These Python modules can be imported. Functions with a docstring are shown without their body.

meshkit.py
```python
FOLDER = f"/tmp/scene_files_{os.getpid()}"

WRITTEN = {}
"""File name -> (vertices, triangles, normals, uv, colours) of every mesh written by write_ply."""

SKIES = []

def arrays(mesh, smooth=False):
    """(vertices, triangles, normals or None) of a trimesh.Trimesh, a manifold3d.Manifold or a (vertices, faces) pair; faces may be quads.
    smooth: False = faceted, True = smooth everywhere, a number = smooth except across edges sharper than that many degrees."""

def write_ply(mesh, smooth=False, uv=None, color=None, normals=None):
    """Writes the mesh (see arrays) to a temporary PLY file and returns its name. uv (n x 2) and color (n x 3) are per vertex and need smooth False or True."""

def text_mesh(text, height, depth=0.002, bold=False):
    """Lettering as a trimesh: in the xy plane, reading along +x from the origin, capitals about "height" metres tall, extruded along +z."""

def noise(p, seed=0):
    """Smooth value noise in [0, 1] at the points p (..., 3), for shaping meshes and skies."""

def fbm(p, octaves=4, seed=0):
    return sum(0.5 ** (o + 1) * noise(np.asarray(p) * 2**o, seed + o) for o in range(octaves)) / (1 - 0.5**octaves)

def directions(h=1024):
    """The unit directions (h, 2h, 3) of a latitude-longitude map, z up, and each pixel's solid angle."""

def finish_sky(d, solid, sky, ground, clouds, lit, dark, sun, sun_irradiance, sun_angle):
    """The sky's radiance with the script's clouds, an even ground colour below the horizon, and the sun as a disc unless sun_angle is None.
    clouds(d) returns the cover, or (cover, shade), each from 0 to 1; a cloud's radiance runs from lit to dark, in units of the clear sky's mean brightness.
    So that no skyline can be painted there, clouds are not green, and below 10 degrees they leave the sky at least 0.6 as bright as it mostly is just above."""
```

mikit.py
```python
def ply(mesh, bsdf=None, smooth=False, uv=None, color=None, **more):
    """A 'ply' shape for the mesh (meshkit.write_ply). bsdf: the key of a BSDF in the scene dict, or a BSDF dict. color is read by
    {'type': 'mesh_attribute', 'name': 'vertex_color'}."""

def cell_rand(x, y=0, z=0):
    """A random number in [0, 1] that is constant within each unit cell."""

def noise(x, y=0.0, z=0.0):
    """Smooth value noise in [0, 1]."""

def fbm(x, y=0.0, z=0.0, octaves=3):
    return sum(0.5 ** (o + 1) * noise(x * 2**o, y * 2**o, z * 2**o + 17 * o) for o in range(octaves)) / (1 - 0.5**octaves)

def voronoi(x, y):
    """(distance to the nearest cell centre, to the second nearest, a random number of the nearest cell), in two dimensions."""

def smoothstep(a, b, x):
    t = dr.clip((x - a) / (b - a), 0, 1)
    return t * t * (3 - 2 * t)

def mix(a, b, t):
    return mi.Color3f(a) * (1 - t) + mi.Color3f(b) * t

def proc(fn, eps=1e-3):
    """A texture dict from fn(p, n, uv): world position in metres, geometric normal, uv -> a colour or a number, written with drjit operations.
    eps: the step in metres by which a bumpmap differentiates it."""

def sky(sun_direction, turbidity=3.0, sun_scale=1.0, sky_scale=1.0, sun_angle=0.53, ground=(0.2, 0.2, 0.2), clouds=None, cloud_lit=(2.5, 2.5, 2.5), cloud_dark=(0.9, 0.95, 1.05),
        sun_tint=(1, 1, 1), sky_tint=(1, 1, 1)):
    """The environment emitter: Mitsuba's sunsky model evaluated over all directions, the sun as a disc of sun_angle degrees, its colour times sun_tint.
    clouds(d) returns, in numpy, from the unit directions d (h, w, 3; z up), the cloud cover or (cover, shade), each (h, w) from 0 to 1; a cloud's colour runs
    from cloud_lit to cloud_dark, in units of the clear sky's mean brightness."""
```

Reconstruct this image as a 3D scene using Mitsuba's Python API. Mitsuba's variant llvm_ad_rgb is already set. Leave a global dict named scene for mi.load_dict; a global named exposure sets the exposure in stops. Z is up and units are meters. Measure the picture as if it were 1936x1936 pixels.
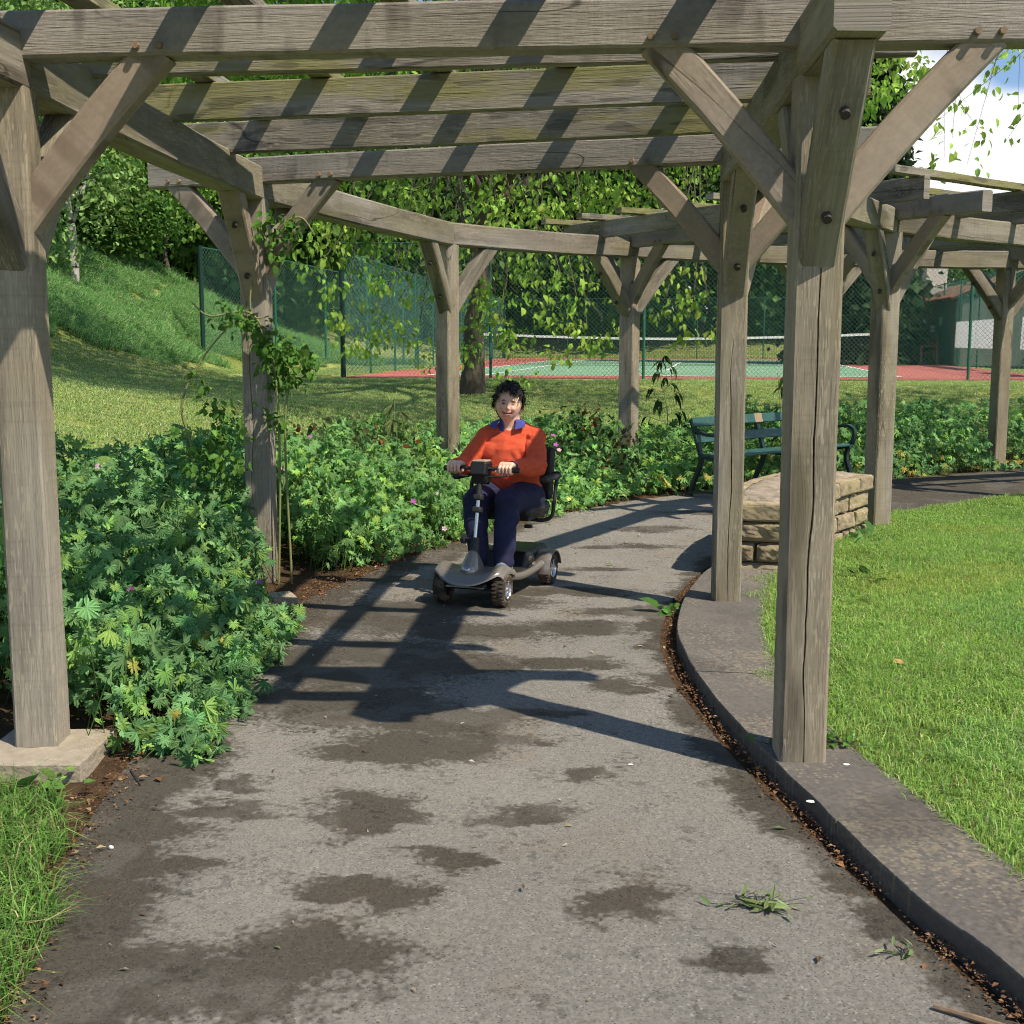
import math, random
import numpy as np, trimesh, drjit as dr, mitsuba as mi, mikit
import shapely, manifold3d as m3
from shapely.geometry import Polygon, LineString
from scipy.interpolate import RBFInterpolator
from scipy.ndimage import gaussian_filter1d
from meshkit import fbm as nfbm, noise as nnoise

T = mi.ScalarTransform4f
scene, labels = {}, {}

# ------------------------------------------------------------------ camera, sky, exposure
PITCH, EYE = math.radians(7.85), 1.55
scene['camera'] = {'type': 'perspective', 'fov': 2 * math.degrees(math.atan(968 / 2350)), 'fov_axis': 'x', 'near_clip': 0.05, 'far_clip': 1500.0,
                   'to_world': T().look_at(origin=[0, 0, EYE], target=[0, math.cos(PITCH), EYE - math.sin(PITCH)], up=[0, 0, 1])}
SUN = (1.22, -1.06, 2.0)
exposure = 2.0


def clouds(d):
    q = d / np.maximum(d[..., 2:3] + 0.25, 0.05)
    n = nfbm(q * 1.7 + [3.1, 0.7, 0.0], 5, 4)
    far = np.clip(1 - d[..., 2] / 0.30, 0, 1)
    cover = np.clip((n + 0.36 * far - 0.60) / 0.08, 0, 1)
    n2 = nfbm(q * 2.6 + [9.0, 4.0, 0.0], 5, 9)
    shade = np.clip((n2 - 0.5) / 0.3, 0, 1) * 0.8
    return cover, shade


scene['sky'] = mikit.sky(SUN, turbidity=3, sun_tint=(0.95, 1.0, 1.06), clouds=clouds, cloud_lit=(3.2, 3.2, 3.2), cloud_dark=(1.35, 1.42, 1.52))

# ------------------------------------------------------------------ helpers
X, Y, Z = np.eye(3)


def V(*a):
    return np.array(a, float)


def unit(v):
    v = np.asarray(v, float)
    return v / np.maximum(np.linalg.norm(v, axis=-1, keepdims=True), 1e-12)


_used = {}


def key(name):
    """name, name_001, name_002 ..."""
    k = _used.get(name, 0)
    _used[name] = k + 1
    return name if k == 0 else f'{name}_{k:03d}'


def put(name, mesh, bsdf, parent=None, smooth=False, uv=None, color=None, **lab):
    k = key((parent + '__' if parent else '') + name)
    scene[k] = mikit.ply(mesh, bsdf, smooth, uv=uv, color=color)
    if lab:
        labels[k] = lab
    return k


def say(k, label=None, category=None, group=None, kind=None):
    labels[k] = {a: b for a, b in (('label', label), ('category', category), ('group', group), ('kind', kind)) if b}
    return k


class Soup:
    """Collects unwelded triangles with uv and colour."""

    def __init__(self):
        self.v, self.f, self.uv, self.c, self.n = [], [], [], [], 0

    def add(self, v, f, uv=None, c=None):
        v, f = np.asarray(v, float), np.asarray(f, int)
        if f.shape[1] == 4:
            f = np.vstack([f[:, [0, 1, 2]], f[:, [0, 2, 3]]])
        self.v.append(v); self.f.append(f + self.n); self.n += len(v)
        if uv is not None: self.uv.append(np.asarray(uv, float))
        if c is not None: self.c.append(np.broadcast_to(np.asarray(c, float), (len(v), 3)))
        return self

    def mesh(self):
        return np.vstack(self.v), np.vstack(self.f)

    def put(self, name, bsdf, parent=None, smooth=False, **lab):
        return put(name, self.mesh(), bsdf, parent, smooth, np.vstack(self.uv) if self.uv else None, np.vstack(self.c) if self.c else None, **lab)


def tube(pts, radii, n=8, caps=True):
    """Welded tube along pts."""
    pts = np.asarray(pts, float)
    radii = np.broadcast_to(np.asarray(radii, float), (len(pts),))
    t = unit(np.gradient(pts, axis=0))
    ref = V(0, 0, 1) if abs(t[0][2]) < 0.9 else V(1, 0, 0)
    s = unit(np.cross(t[0], ref)); rings = []
    for i in range(len(pts)):
        s = unit(s - t[i] * (s @ t[i])); b = np.cross(t[i], s)
        a = np.arange(n) * 2 * np.pi / n
        rings.append(pts[i] + radii[i] * (np.cos(a)[:, None] * s + np.sin(a)[:, None] * b))
    v = np.vstack(rings); i = np.arange(n); f = []
    for k in range(len(pts) - 1):
        f.append(np.stack([k * n + i, k * n + (i + 1) % n, (k + 1) * n + (i + 1) % n, (k + 1) * n + i], 1))
    f = np.vstack(f); f = np.vstack([f[:, [0, 1, 2]], f[:, [0, 2, 3]]])
    if caps:
        c0, c1 = len(v), len(v) + 1
        v = np.vstack([v, pts[:1], pts[-1:]]); L = (len(pts) - 1) * n
        f = np.vstack([f, np.stack([(i + 1) % n, i, i * 0 + c0], 1), np.stack([L + i, L + (i + 1) % n, i * 0 + c1], 1)])
    return v, f


def curve(pts, n=24):
    """Catmull-Rom through pts."""
    p = np.asarray(pts, float); q = np.vstack([2 * p[0] - p[1], p, 2 * p[-1] - p[-2]]); out = []
    for i in range(1, len(q) - 2):
        t = np.linspace(0, 1, n, endpoint=False)[:, None]
        a, b, c, d = q[i - 1:i + 3]
        out.append(0.5 * (2 * b + (c - a) * t + (2 * a - 5 * b + 4 * c - d) * t ** 2 + (3 * b - a - 3 * c + d) * t ** 3))
    return np.vstack(out + [p[-1:]])


def rbox(sx, sy, sz, r=0.01, at=(0, 0, 0), seg=8):
    """Rounded box (hull of spheres) centred at `at`."""
    r = min(r, sx / 2.01, sy / 2.01, sz / 2.01)
    s = m3.Manifold.sphere(r, seg)
    h = [s.translate((a * (sx / 2 - r), b * (sy / 2 - r), c * (sz / 2 - r))) for a in (-1, 1) for b in (-1, 1) for c in (-1, 1)]
    return m3.Manifold.batch_hull(h).translate(tuple(float(x) for x in at))


def tm(man):
    if isinstance(man, trimesh.Trimesh):
        return man
    if hasattr(man, 'to_mesh'):
        m = man.to_mesh(); return trimesh.Trimesh(m.vert_properties[:, :3], m.tri_verts, process=False)
    v, f = man
    f = np.asarray(f)
    if f.shape[1] == 4:
        f = np.vstack([f[:, [0, 1, 2]], f[:, [0, 2, 3]]])
    return trimesh.Trimesh(v, f, process=False)


def join(*ms):
    return trimesh.util.concatenate([tm(m) for m in ms])


def moved(mesh, M):
    m = tm(mesh).copy(); m.apply_transform(np.asarray(M, float)); return m


def frame(o, x, y, z=None):
    x, y = unit(x), unit(y); z = np.cross(x, y) if z is None else unit(z)
    M = np.eye(4); M[:3, 0], M[:3, 1], M[:3, 2], M[:3, 3] = x, y, z, o
    return M


def frames(a, n):
    """Rotation matrices whose y column is a and whose z column is nearest n."""
    a = unit(a); n = unit(n - a * (n * a).sum(-1, keepdims=True))
    return np.stack([np.cross(a, n), a, n], -1)


def scatter(tv, tf, pos, R, s, col, shade=None):
    """Copies of a template (tv, tf) at pos with rotation R, scale s (n,) or (n,3), colour col (n,3); one mesh."""
    n, k = len(pos), len(tv)
    s = np.asarray(s, float); s = np.broadcast_to(s.reshape(n, -1) if s.ndim else s, (n, 3))
    v = np.einsum('nij,nkj->nki', R, tv[None] * s[:, None, :]) + pos[:, None, :]
    f = tf[None] + (np.arange(n) * k)[:, None, None]
    c = np.repeat(col, k, 0)
    if shade is not None:
        c = c * np.tile(shade, n)[:, None]
    return v.reshape(-1, 3), f.reshape(-1, 3), np.clip(c, 0.004, 0.95)


def merge(*parts):
    v, f, c, n = [], [], [], 0
    for a, b, d in parts:
        v.append(a); f.append(b + n); c.append(d); n += len(a)
    return np.vstack(v), np.vstack(f), np.vstack(c)


# ------------------------------------------------------------------ materials
def rgb(*c):
    return {'type': 'rgb', 'value': list(c)}


def princ(c, rough=0.6, metal=0.0, spec=0.5, **k):
    return {'type': 'twosided', 'bsdf': {'type': 'principled', 'base_color': rgb(*c) if isinstance(c, tuple) else c, 'roughness': rough, 'metallic': metal, 'specular': spec, **k}}


def bump(tex, scale, inner):
    return {'type': 'twosided', 'bsdf': {'type': 'bumpmap', 'arbitrary': tex, 'scale': scale, 'bsdf': inner}}


N, FB, SS, MX = mikit.noise, mikit.fbm, mikit.smoothstep, mikit.mix


def wood_fn(lo, hi, moss, warm, sawn=1.0):
    def fn(p, n, uv):
        u, v = uv.x, uv.y
        tone = FB(u * 0.7, v * 4.0, 1.0, 3)
        grain = FB(u * 3.2 + 0.25 * FB(u * 1.3, v * 6, 2.0, 2), v * 120, 3.0, 3)
        fine = N(u * 22, v * 420, 5.0)
        blot = FB(u * 5, v * 14, 53.0, 4)
        k = dr.clip(0.04 + 0.26 * grain + 0.34 * tone + 0.38 * blot + 0.22 * (fine - 0.5), 0, 1)
        c = MX(lo, hi, k)
        stain = SS(0.52, 0.72, FB(u * 1.4, v * 8 + 4, 7.0, 4))
        c = MX(c, mi.Color3f(*lo) * 0.5, stain * 0.6)
        sil = SS(0.45, 0.7, FB(u * 0.8, v * 5, 33.0, 3))
        c = MX(c, mi.Color3f(0.33, 0.315, 0.29) * (0.6 + 0.7 * grain), sil * 0.45)
        saw = SS(0.62, 0.8, N(u * 85, v * 3.5, 9.0)) * SS(.40, .65, N(u * 3, v * 6, 21.0)) * 0.09 * sawn
        c = c * (1 - saw)
        ck = SS(0.016, 0.004, dr.abs(N(u * 0.8 + 0.1 * N(u * 6, v * 9, 3.0), v * 9 + 0.25 * N(u * 2.2, v * 3, 43.0), 45.0) - 0.5)) * SS(.45, .6, N(u * 0.9, v * 3.1, 47.0))
        c = c * (1 - 0.6 * ck)
        fl = SS(0.62, 0.82, N(u * 30, v * 240, 11.0)) * SS(.4, .6, FB(u * 3, v * 9, 12.0, 2))
        c = MX(c, mi.Color3f(*hi) * 1.25, fl * 0.4)
        if moss:
            m = SS(0.42, 0.62, FB(u * 1.6, v * 7, 13.0, 4)) * moss
            c = MX(c, mi.Color3f(0.20, 0.195, 0.05), m * 0.8)
            m2 = SS(0.60, 0.72, FB(u * 6, v * 30, 15.0, 2)) * moss
            c = MX(c, mi.Color3f(0.035, 0.035, 0.028), m2 * 0.55)
        if warm:
            w = SS(0.4, 0.72, FB(u * 0.9, v * 8, 17.0, 3)) * warm
            c = MX(c, mi.Color3f(0.33, 0.20, 0.115), w * 0.6)
        return c
    return fn


def sawn_fn(lo, hi, warm):
    def fn(p, n, uv):
        u, v = uv.x, uv.y
        blot = FB(u * 2.6, v * 7.0, 1.0, 4)
        stri = 0.55 * N(u * 150, v * 2.2, 3.0) + 0.45 * N(u * 52, v * 1.2, 4.0)
        iso = FB(u * 70, v * 95, 5.0, 3)
        grain = FB(u * 3.0, v * 60, 6.0, 2)
        k = dr.clip(0.10 + 0.62 * (blot - .1) + 0.20 * (stri - .5) * SS(.3, .6, FB(u * 2.2, v * 4, 8.0, 2)) + 0.34 * (iso - .5) + 0.16 * (grain - .5) + .12, 0, 1)
        c = MX(lo, hi, k)
        drip = SS(0.56, 0.75, FB(u * 11, v * 2.2, 9.0, 3)) * SS(.4, .65, FB(u * 1.7, v * 3, 10.0, 3))
        c = MX(c, mi.Color3f(*lo) * 0.6, drip * 0.7)
        ck = SS(0.014, 0.003, dr.abs(N(u * 0.8 + 0.1 * N(u * 6, v * 9, 3.0), v * 8 + 0.3 * N(u * 2.2, v * 3, 43.0), 45.0) - 0.5)) * SS(.48, .62, N(u * 0.9, v * 3.1, 47.0))
        c = c * (1 - 0.65 * ck)
        if warm:
            w = SS(0.4, 0.7, FB(u * 1.1, v * 5, 17.0, 3)) * warm
            c = MX(c, mi.Color3f(0.36, 0.235, 0.145), w * 0.6)
        return c
    return fn


def wood_bump(p, n, uv):
    return 0.55 * FB(uv.x * 3.2, uv.y * 120, 3.0, 3) + 0.45 * N(uv.x * 22, uv.y * 420, 5.0)


_wb = mikit.proc(wood_bump, 1e-3)
for nm, lo, hi, moss, warm in (('oak_grey', (0.07, 0.063, 0.052), (0.285, 0.258, 0.215), 0.22, 0.06),
                               ('oak_post', (0.10, 0.086, 0.064), (0.35, 0.312, 0.24), 0.12, 0.08),
                               ('oak_moss', (0.10, 0.09, 0.072), (0.31, 0.285, 0.235), 0.85, 0.0),
                               ('oak_tie', (0.15, 0.138, 0.122), (0.37, 0.345, 0.305), 0.04, 0.06),
                               ('oak_brace', (0.15, 0.128, 0.105), (0.385, 0.34, 0.285), 0.03, 0.38)):
    scene[nm] = bump(_wb, 0.0035, {'type': 'principled', 'base_color': mikit.proc(sawn_fn(lo, hi, warm) if nm in ('oak_tie', 'oak_brace') else wood_fn(lo, hi, moss, warm)), 'roughness': 0.75, 'specular': 0.3})

LEAF = lambda trans=0.55, rough=0.5: {'type': 'principledthin', 'base_color': {'type': 'mesh_attribute', 'name': 'vertex_color'}, 'roughness': rough, 'diff_trans': trans, 'spec_trans': 0.0, 'eta': 1.4}
scene['leaf'] = LEAF(0.7, 0.38)
scene['leaf_soft'] = LEAF(0.8, 0.6)
scene['blade'] = LEAF(0.8, 0.45)
scene['tinted'] = princ({'type': 'mesh_attribute', 'name': 'vertex_color'}, 0.7, spec=0.3)
scene['bark'] = bump(mikit.proc(lambda p, n, uv: FB(p.x * 14, p.y * 14, p.z * 4, 3), 4e-3), 0.05,
                     {'type': 'principled', 'base_color': mikit.proc(lambda p, n, uv: MX((0.035, 0.028, 0.02), (0.15, 0.13, 0.10), FB(p.x * 12, p.y * 12, p.z * 3.5, 3))), 'roughness': 0.85})
scene['birch_bark'] = princ(mikit.proc(lambda p, n, uv: MX((0.42, 0.40, 0.35), (0.06, 0.05, 0.045), SS(0.58, 0.66, FB(p.x * 5, p.y * 5, p.z * 9, 3)))), 0.7)


# path: wet patches (x, y, half length across, half depth), from the photograph's ground positions
def G(px, py, z=0.0):
    """Ground point under a pixel of the photograph, for laying out the plan."""
    u, v = (px - 968) / 2350, (968 - py) / 2350
    d = V(u, math.cos(PITCH) + v * math.sin(PITCH), -math.sin(PITCH) + v * math.cos(PITCH))
    return (V(0, 0, EYE) + d * (z - EYE) / d[2])


WET = [(-0.50, 3.95, .19, .19), (0.0, 3.93, .2, .09), (0.33, 3.33, .15, .15), (-0.42, 3.35, .2, .13), (-.15, 3.6, .16, .07), (-.95, 2.85, .55, .22),
       (-.52, 3.0, .25, .16), (-1.0, 2.5, .4, .14), (-.41, 4.6, .33, .20), (-.06, 4.75, .2, .1), (.35, 6.6, .35, .17), (.22, 5.9, .26, .1),
       (-.9, 4.2, .12, .08), (.05, 5.05, .25, .12), (-.25, 5.9, .3, .2), (.62, 7.0, .3, .14), (-.75, 5.2, .5, .35), (-.7, 5.9, .6, .5), (-.7, 6.9, .5, .5), (-.35, 4.95, .4, .22), (-.2, 6.5, .35, .25),
       (.45, 5.5, .16, .12), (.25, 7.6, .5, .14), (-.2, 7.3, .45, .25), (.9, 9.3, .35, .14), (1.2, 10.2, .4, .16), (.6, 8.4, .3, .1), (1.9, 11.2, .6, .15), (-.95, 3.95, .16, .08),
       (.3, 4.35, .1, .1), (-1.0, 3.55, .12, .1), (.55, 2.95, .1, .06)]
LEFT_EDGE = curve([(-1.12, -2), (-1.15, 1), (-1.17, 2.66), (-1.33, 3.48), (-1.42, 4.5), (-1.42, 6), (-1.32, 7), (-1.0, 8.15), (-.5, 9.4), (.2, 10.75), (1.25, 12.12), (2.5, 13.05), (4.27, 14.0), (6.2, 15.0), (9, 15.7), (13, 15.8)])
RIGHT_EDGE = curve([(1.35, -2), (1.28, 1), (1.185, 2.5), (1.075, 3.03), (.935, 3.8), (.82, 4.6), (.745, 5.4), (.745, 5.9), (.78, 6.4), (.925, 7.15), (1.13, 7.85), (1.42, 8.6), (1.80, 9.5), (2.3, 10.25), (2.85, 10.72), (3.4, 11.05), (4.2, 11.75), (5.2, 12.5), (7, 13.4), (10, 13.9), (13, 13.9)])
_ly, _ry = [np.interp(np.linspace(1, 9, 17), e[:, 1], e[:, 0]) for e in (LEFT_EDGE, RIGHT_EDGE)]


def piecewise(y, xs, ys):
    r = mi.Float(float(ys[0]))
    for a, b, c, d in zip(xs[:-1], xs[1:], ys[:-1], ys[1:]):
        r = dr.select(y > float(a), float(c) + (y - float(a)) * float((d - c) / (b - a)), r)
    return r


def wet_mask(p):
    wx = p.x + 0.42 * (FB(p.x * 3.5, p.y * 5, 1.5, 3) - 0.5) + 0.12 * (FB(p.x * 14, p.y * 22, 2.5, 3) - 0.5)
    wy = p.y + 0.34 * (FB(p.x * 3.5, p.y * 5, 7.5, 3) - 0.5) + 0.12 * (FB(p.x * 14, p.y * 22, 9.5, 3) - 0.5)
    m = mi.Float(0)
    for x, y, a, b in WET:
        m = dr.maximum(m, 1.25 - dr.sqrt(dr.square((wx - x) / (a * 1.1)) + dr.square((wy - y) / (b * 1.1))))
    lx = piecewise(wy, np.linspace(1, 9, 17), _ly)
    rx = piecewise(wy, np.linspace(1, 9, 17), _ry)
    m = dr.maximum(m, (0.42 - (wx - lx)) * 4)
    m = dr.maximum(m, (0.16 - (rx - wx)) * 5)
    m = m + 0.5 * (N(p.x * 75, p.y * 75, 51.0) - 0.5) * SS(0.9, 0.2, m) + 0.16 * (FB(p.x * 30, p.y * 30, 61.0, 2) - .5)
    return SS(0.04, 0.62, m)


def asphalt_col(p, n, uv):
    d1, d2, r = mikit.voronoi(p.x * 120, p.y * 120)
    grit = FB(p.x * 70, p.y * 70, 0.5, 3)
    base = MX((0.13, 0.126, 0.114), (0.248, 0.240, 0.219), dr.clip(grit * 0.75 + 0.5 * (r - 0.35), 0, 1))
    base = base * (0.86 + 0.3 * FB(p.x * 1.7, p.y * 1.7, 3.0, 3))
    base = MX(base, mi.Color3f(0.19, 0.165, 0.13), SS(0.6, 0.8, FB(p.x * 3, p.y * 3, 23.0, 3)) * 0.4)
    base = base * (1 - 0.5 * SS(0.78, 0.9, r) * SS(0.6, 0.2, d1)) * (1 - 0.3 * SS(0.62, 0.75, N(p.x * 9, p.y * 9, 71.0)) * SS(0.5, 0.8, N(p.x * 60, p.y * 60, 73.0)))
    base = MX(base, mi.Color3f(0.33, 0.32, 0.30), SS(0.975, 0.985, mikit.cell_rand(dr.floor(p.x * 150), dr.floor(p.y * 150), 4)) * 0.5)
    w = wet_mask(p)
    sp = SS(0.45, 0.65, N(p.x * 90, p.y * 90, 31.0))
    w = w * (1 - 0.35 * sp * SS(0.95, 0.5, w))
    wetc = mi.Color3f(base) * 0.28 * mi.Color3f(1.06, 0.98, 0.86)
    moss = SS(0.55, 0.72, FB(p.x * 5, p.y * 5, 41.0, 3))
    return MX(base, wetc, w * (0.92 - 0.2 * moss))


scene['asphalt'] = bump(mikit.proc(lambda p, n, uv: FB(p.x * 80, p.y * 80, 0.5, 3), 2.5e-3), 0.006,
                        {'type': 'principled', 'base_color': mikit.proc(asphalt_col), 'roughness': 0.82, 'specular': 0.25})


def lawn_col(dry):
    def fn(p, n, uv):
        a = FB(p.x * 0.55, p.y * 0.35, 3.0, 4)
        b = FB(p.x * 6, p.y * 4, 5.0, 3)
        c = FB(p.x * 32, p.y * 22, 7.0, 3)
        g = MX((0.085, 0.12, 0.028), (0.20, 0.245, 0.065), c)
        s = MX(g, mi.Color3f(0.36, 0.32, 0.16), dr.clip(SS(0.40, 0.75, a * 0.6 + b * 0.4) * dry, 0, 1))
        return s * (0.75 + 0.5 * N(p.x * 60, p.y * 45, 11.0))
    return fn


scene['lawn_ground'] = princ(mikit.proc(lawn_col(0.38)), 0.9, spec=0.1)
scene['lush_ground'] = princ(mikit.proc(lambda p, n, uv: MX((0.05, 0.095, 0.018), (0.13, 0.20, 0.04), FB(p.x * 28, p.y * 20, 7.0, 3)) * (0.7 + .6 * N(p.x * 90, p.y * 70, 11.0))), 0.9, spec=0.1)
scene['soil'] = bump(mikit.proc(lambda p, n, uv: FB(p.x * 30, p.y * 30, p.z * 30, 3), 4e-3), 0.03,
                     {'type': 'principled', 'base_color': mikit.proc(lambda p, n, uv: MX((0.022, 0.016, 0.011), (0.10, 0.062, 0.036), FB(p.x * 22, p.y * 22, p.z * 22, 3))), 'roughness': 0.9, 'specular': 0.1})


def kerb_col(p, n, uv):
    a = FB(p.x * 4, p.y * 4, p.z * 4, 4); b = FB(p.x * 70, p.y * 70, p.z * 70, 3)
    c = MX((0.068, 0.064, 0.059), (0.17, 0.16, 0.146), dr.clip(0.1 + 0.55 * b + 0.55 * (a - 0.3), 0, 1))
    tan = SS(0.46, 0.68, FB(p.x * 2.6, p.y * 2.6, 9.0, 4))
    c = MX(c, mi.Color3f(0.22, 0.19, 0.135), tan * SS(0.42, 0.62, b) * 0.55)
    d1, d2, r = mikit.voronoi(p.x * 52, p.y * 52)
    lich = SS(0.42, 0.25, d1) * SS(0.62, 0.7, r) * SS(0.4, 0.6, FB(p.x * 3.1, p.y * 3.1, 3.0, 3))
    c = MX(c, mi.Color3f(0.27, 0.23, 0.165), lich * 0.55)
    c = MX(c, mi.Color3f(0.045, 0.043, 0.04), SS(0.52, 0.7, FB(p.x * 1.6, p.y * 1.6, 29.0, 4)) * 0.45)
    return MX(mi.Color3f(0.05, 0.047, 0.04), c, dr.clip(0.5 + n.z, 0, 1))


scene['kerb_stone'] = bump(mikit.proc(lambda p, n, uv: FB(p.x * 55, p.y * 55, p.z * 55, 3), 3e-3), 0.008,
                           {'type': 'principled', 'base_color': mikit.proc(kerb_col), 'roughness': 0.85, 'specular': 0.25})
scene['concrete'] = bump(mikit.proc(lambda p, n, uv: FB(p.x * 60, p.y * 60, p.z * 60, 3), 3e-3), 0.006,
                         {'type': 'principled', 'base_color': mikit.proc(lambda p, n, uv: MX((0.19, 0.165, 0.125), (0.40, 0.355, 0.28), FB(p.x * 25, p.y * 25, p.z * 25, 4))), 'roughness': 0.85})
scene['sandstone'] = bump(mikit.proc(lambda p, n, uv: FB(p.x * 35, p.y * 35, p.z * 35, 4), 3e-3), 0.012,
                          {'type': 'principled', 'base_color': mikit.proc(lambda p, n, uv: MX(MX((0.14, 0.112, 0.075), (0.38, 0.32, 0.215), FB(p.x * 14, p.y * 14, p.z * 14, 4)), mi.Color3f(0.33, 0.285, 0.15), SS(0.54, 0.72, FB(p.x * 4, p.y * 4, p.z * 4 + 5, 3)) * 0.5)),
                           'roughness': 0.88, 'specular': 0.2})
scene['mortar'] = bump(mikit.proc(lambda p, n, uv: FB(p.x * 20, p.y * 20, p.z * 20, 4), 4e-3), 0.04,
                       {'type': 'principled', 'base_color': mikit.proc(lambda p, n, uv: MX((0.13, 0.11, 0.085), (0.36, 0.31, 0.245), FB(p.x * 16, p.y * 16, p.z * 16, 4))), 'roughness': 0.9})

# ------------------------------------------------------------------ terrain
def D(px, py, y):
    """Point on the line of sight of a pixel at depth y (metres ahead)."""
    u, v = (px - 968) / 2350, (968 - py) / 2350
    d = V(u, math.cos(PITCH) + v * math.sin(PITCH), -math.sin(PITCH) + v * math.cos(PITCH))
    return V(0, 0, EYE) + d * y / d[1]


ctrl = [(-3.0, 5, .12), (-2.9, 8, .1), (-2.2, 11.3, .08), (0.2, 14.6, .05), (3.2, 16.0, .05), (6.3, 16.8, .06), (10, 17, .08), (-4, 2, .12), (-8, 2, .5), (-4, -6, .1), (-12, 8, 1.4), (-16, 20, 4.0), (-14, 2, 1.0), (-20, 34, 7.5),
        D(150, 868, 11.0), D(100, 800, 13.2), D(100, 720, 17.0), D(90, 640, 22.5), D(250, 660, 26), D(388, 676, 32), D(300, 740, 19.5), D(600, 765, 18.5),
        D(500, 700, 30), D(120, 590, 25), D(140, 540, 29), D(250, 560, 32), D(317, 522, 36), D(200, 480, 38), D(380, 580, 40),
        (-.75, 23.5, .553), (-3.6, 28, .80), (3.0, 27, .735), (9.7, 25.5, .735), (15, 25, .74), (10, 20, .35), (5, 20, .33), (0, 19, .32), (20, 18, .4), (20, 40, .8), (20, 60, .8), (10, 58, .73), (0, 60, .75),
        D(600, 650, 46), D(600, 600, 58), D(500, 610, 50), (-8, 70, 4.2), (2, 66, 1.9), (12, 66, 1.7), (30, 70, 2.0), (-30, 60, 9), (-30, 10, 4), (0, 110, 5), (60, 80, 3), (60, 0, .5), (-60, 0, 6), (-60, 100, 10)]
ctrl = np.array([np.asarray(c, float) for c in ctrl])
_rbf = RBFInterpolator(ctrl[:, :2], ctrl[:, 2], kernel='thin_plate_spline', smoothing=0.02)
CA = math.radians(9.25)
CDIR, CACR = V(math.sin(CA), math.cos(CA), 0), V(math.cos(CA), -math.sin(CA), 0)
NETC = V(5.3, 40.8, .727)      # centre of the tennis net


def court_uv(x, y):
    dx, dy = x - NETC[0], y - NETC[1]
    return dx * CACR[0] + dy * CACR[1], dx * CDIR[0] + dy * CDIR[1]


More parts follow.
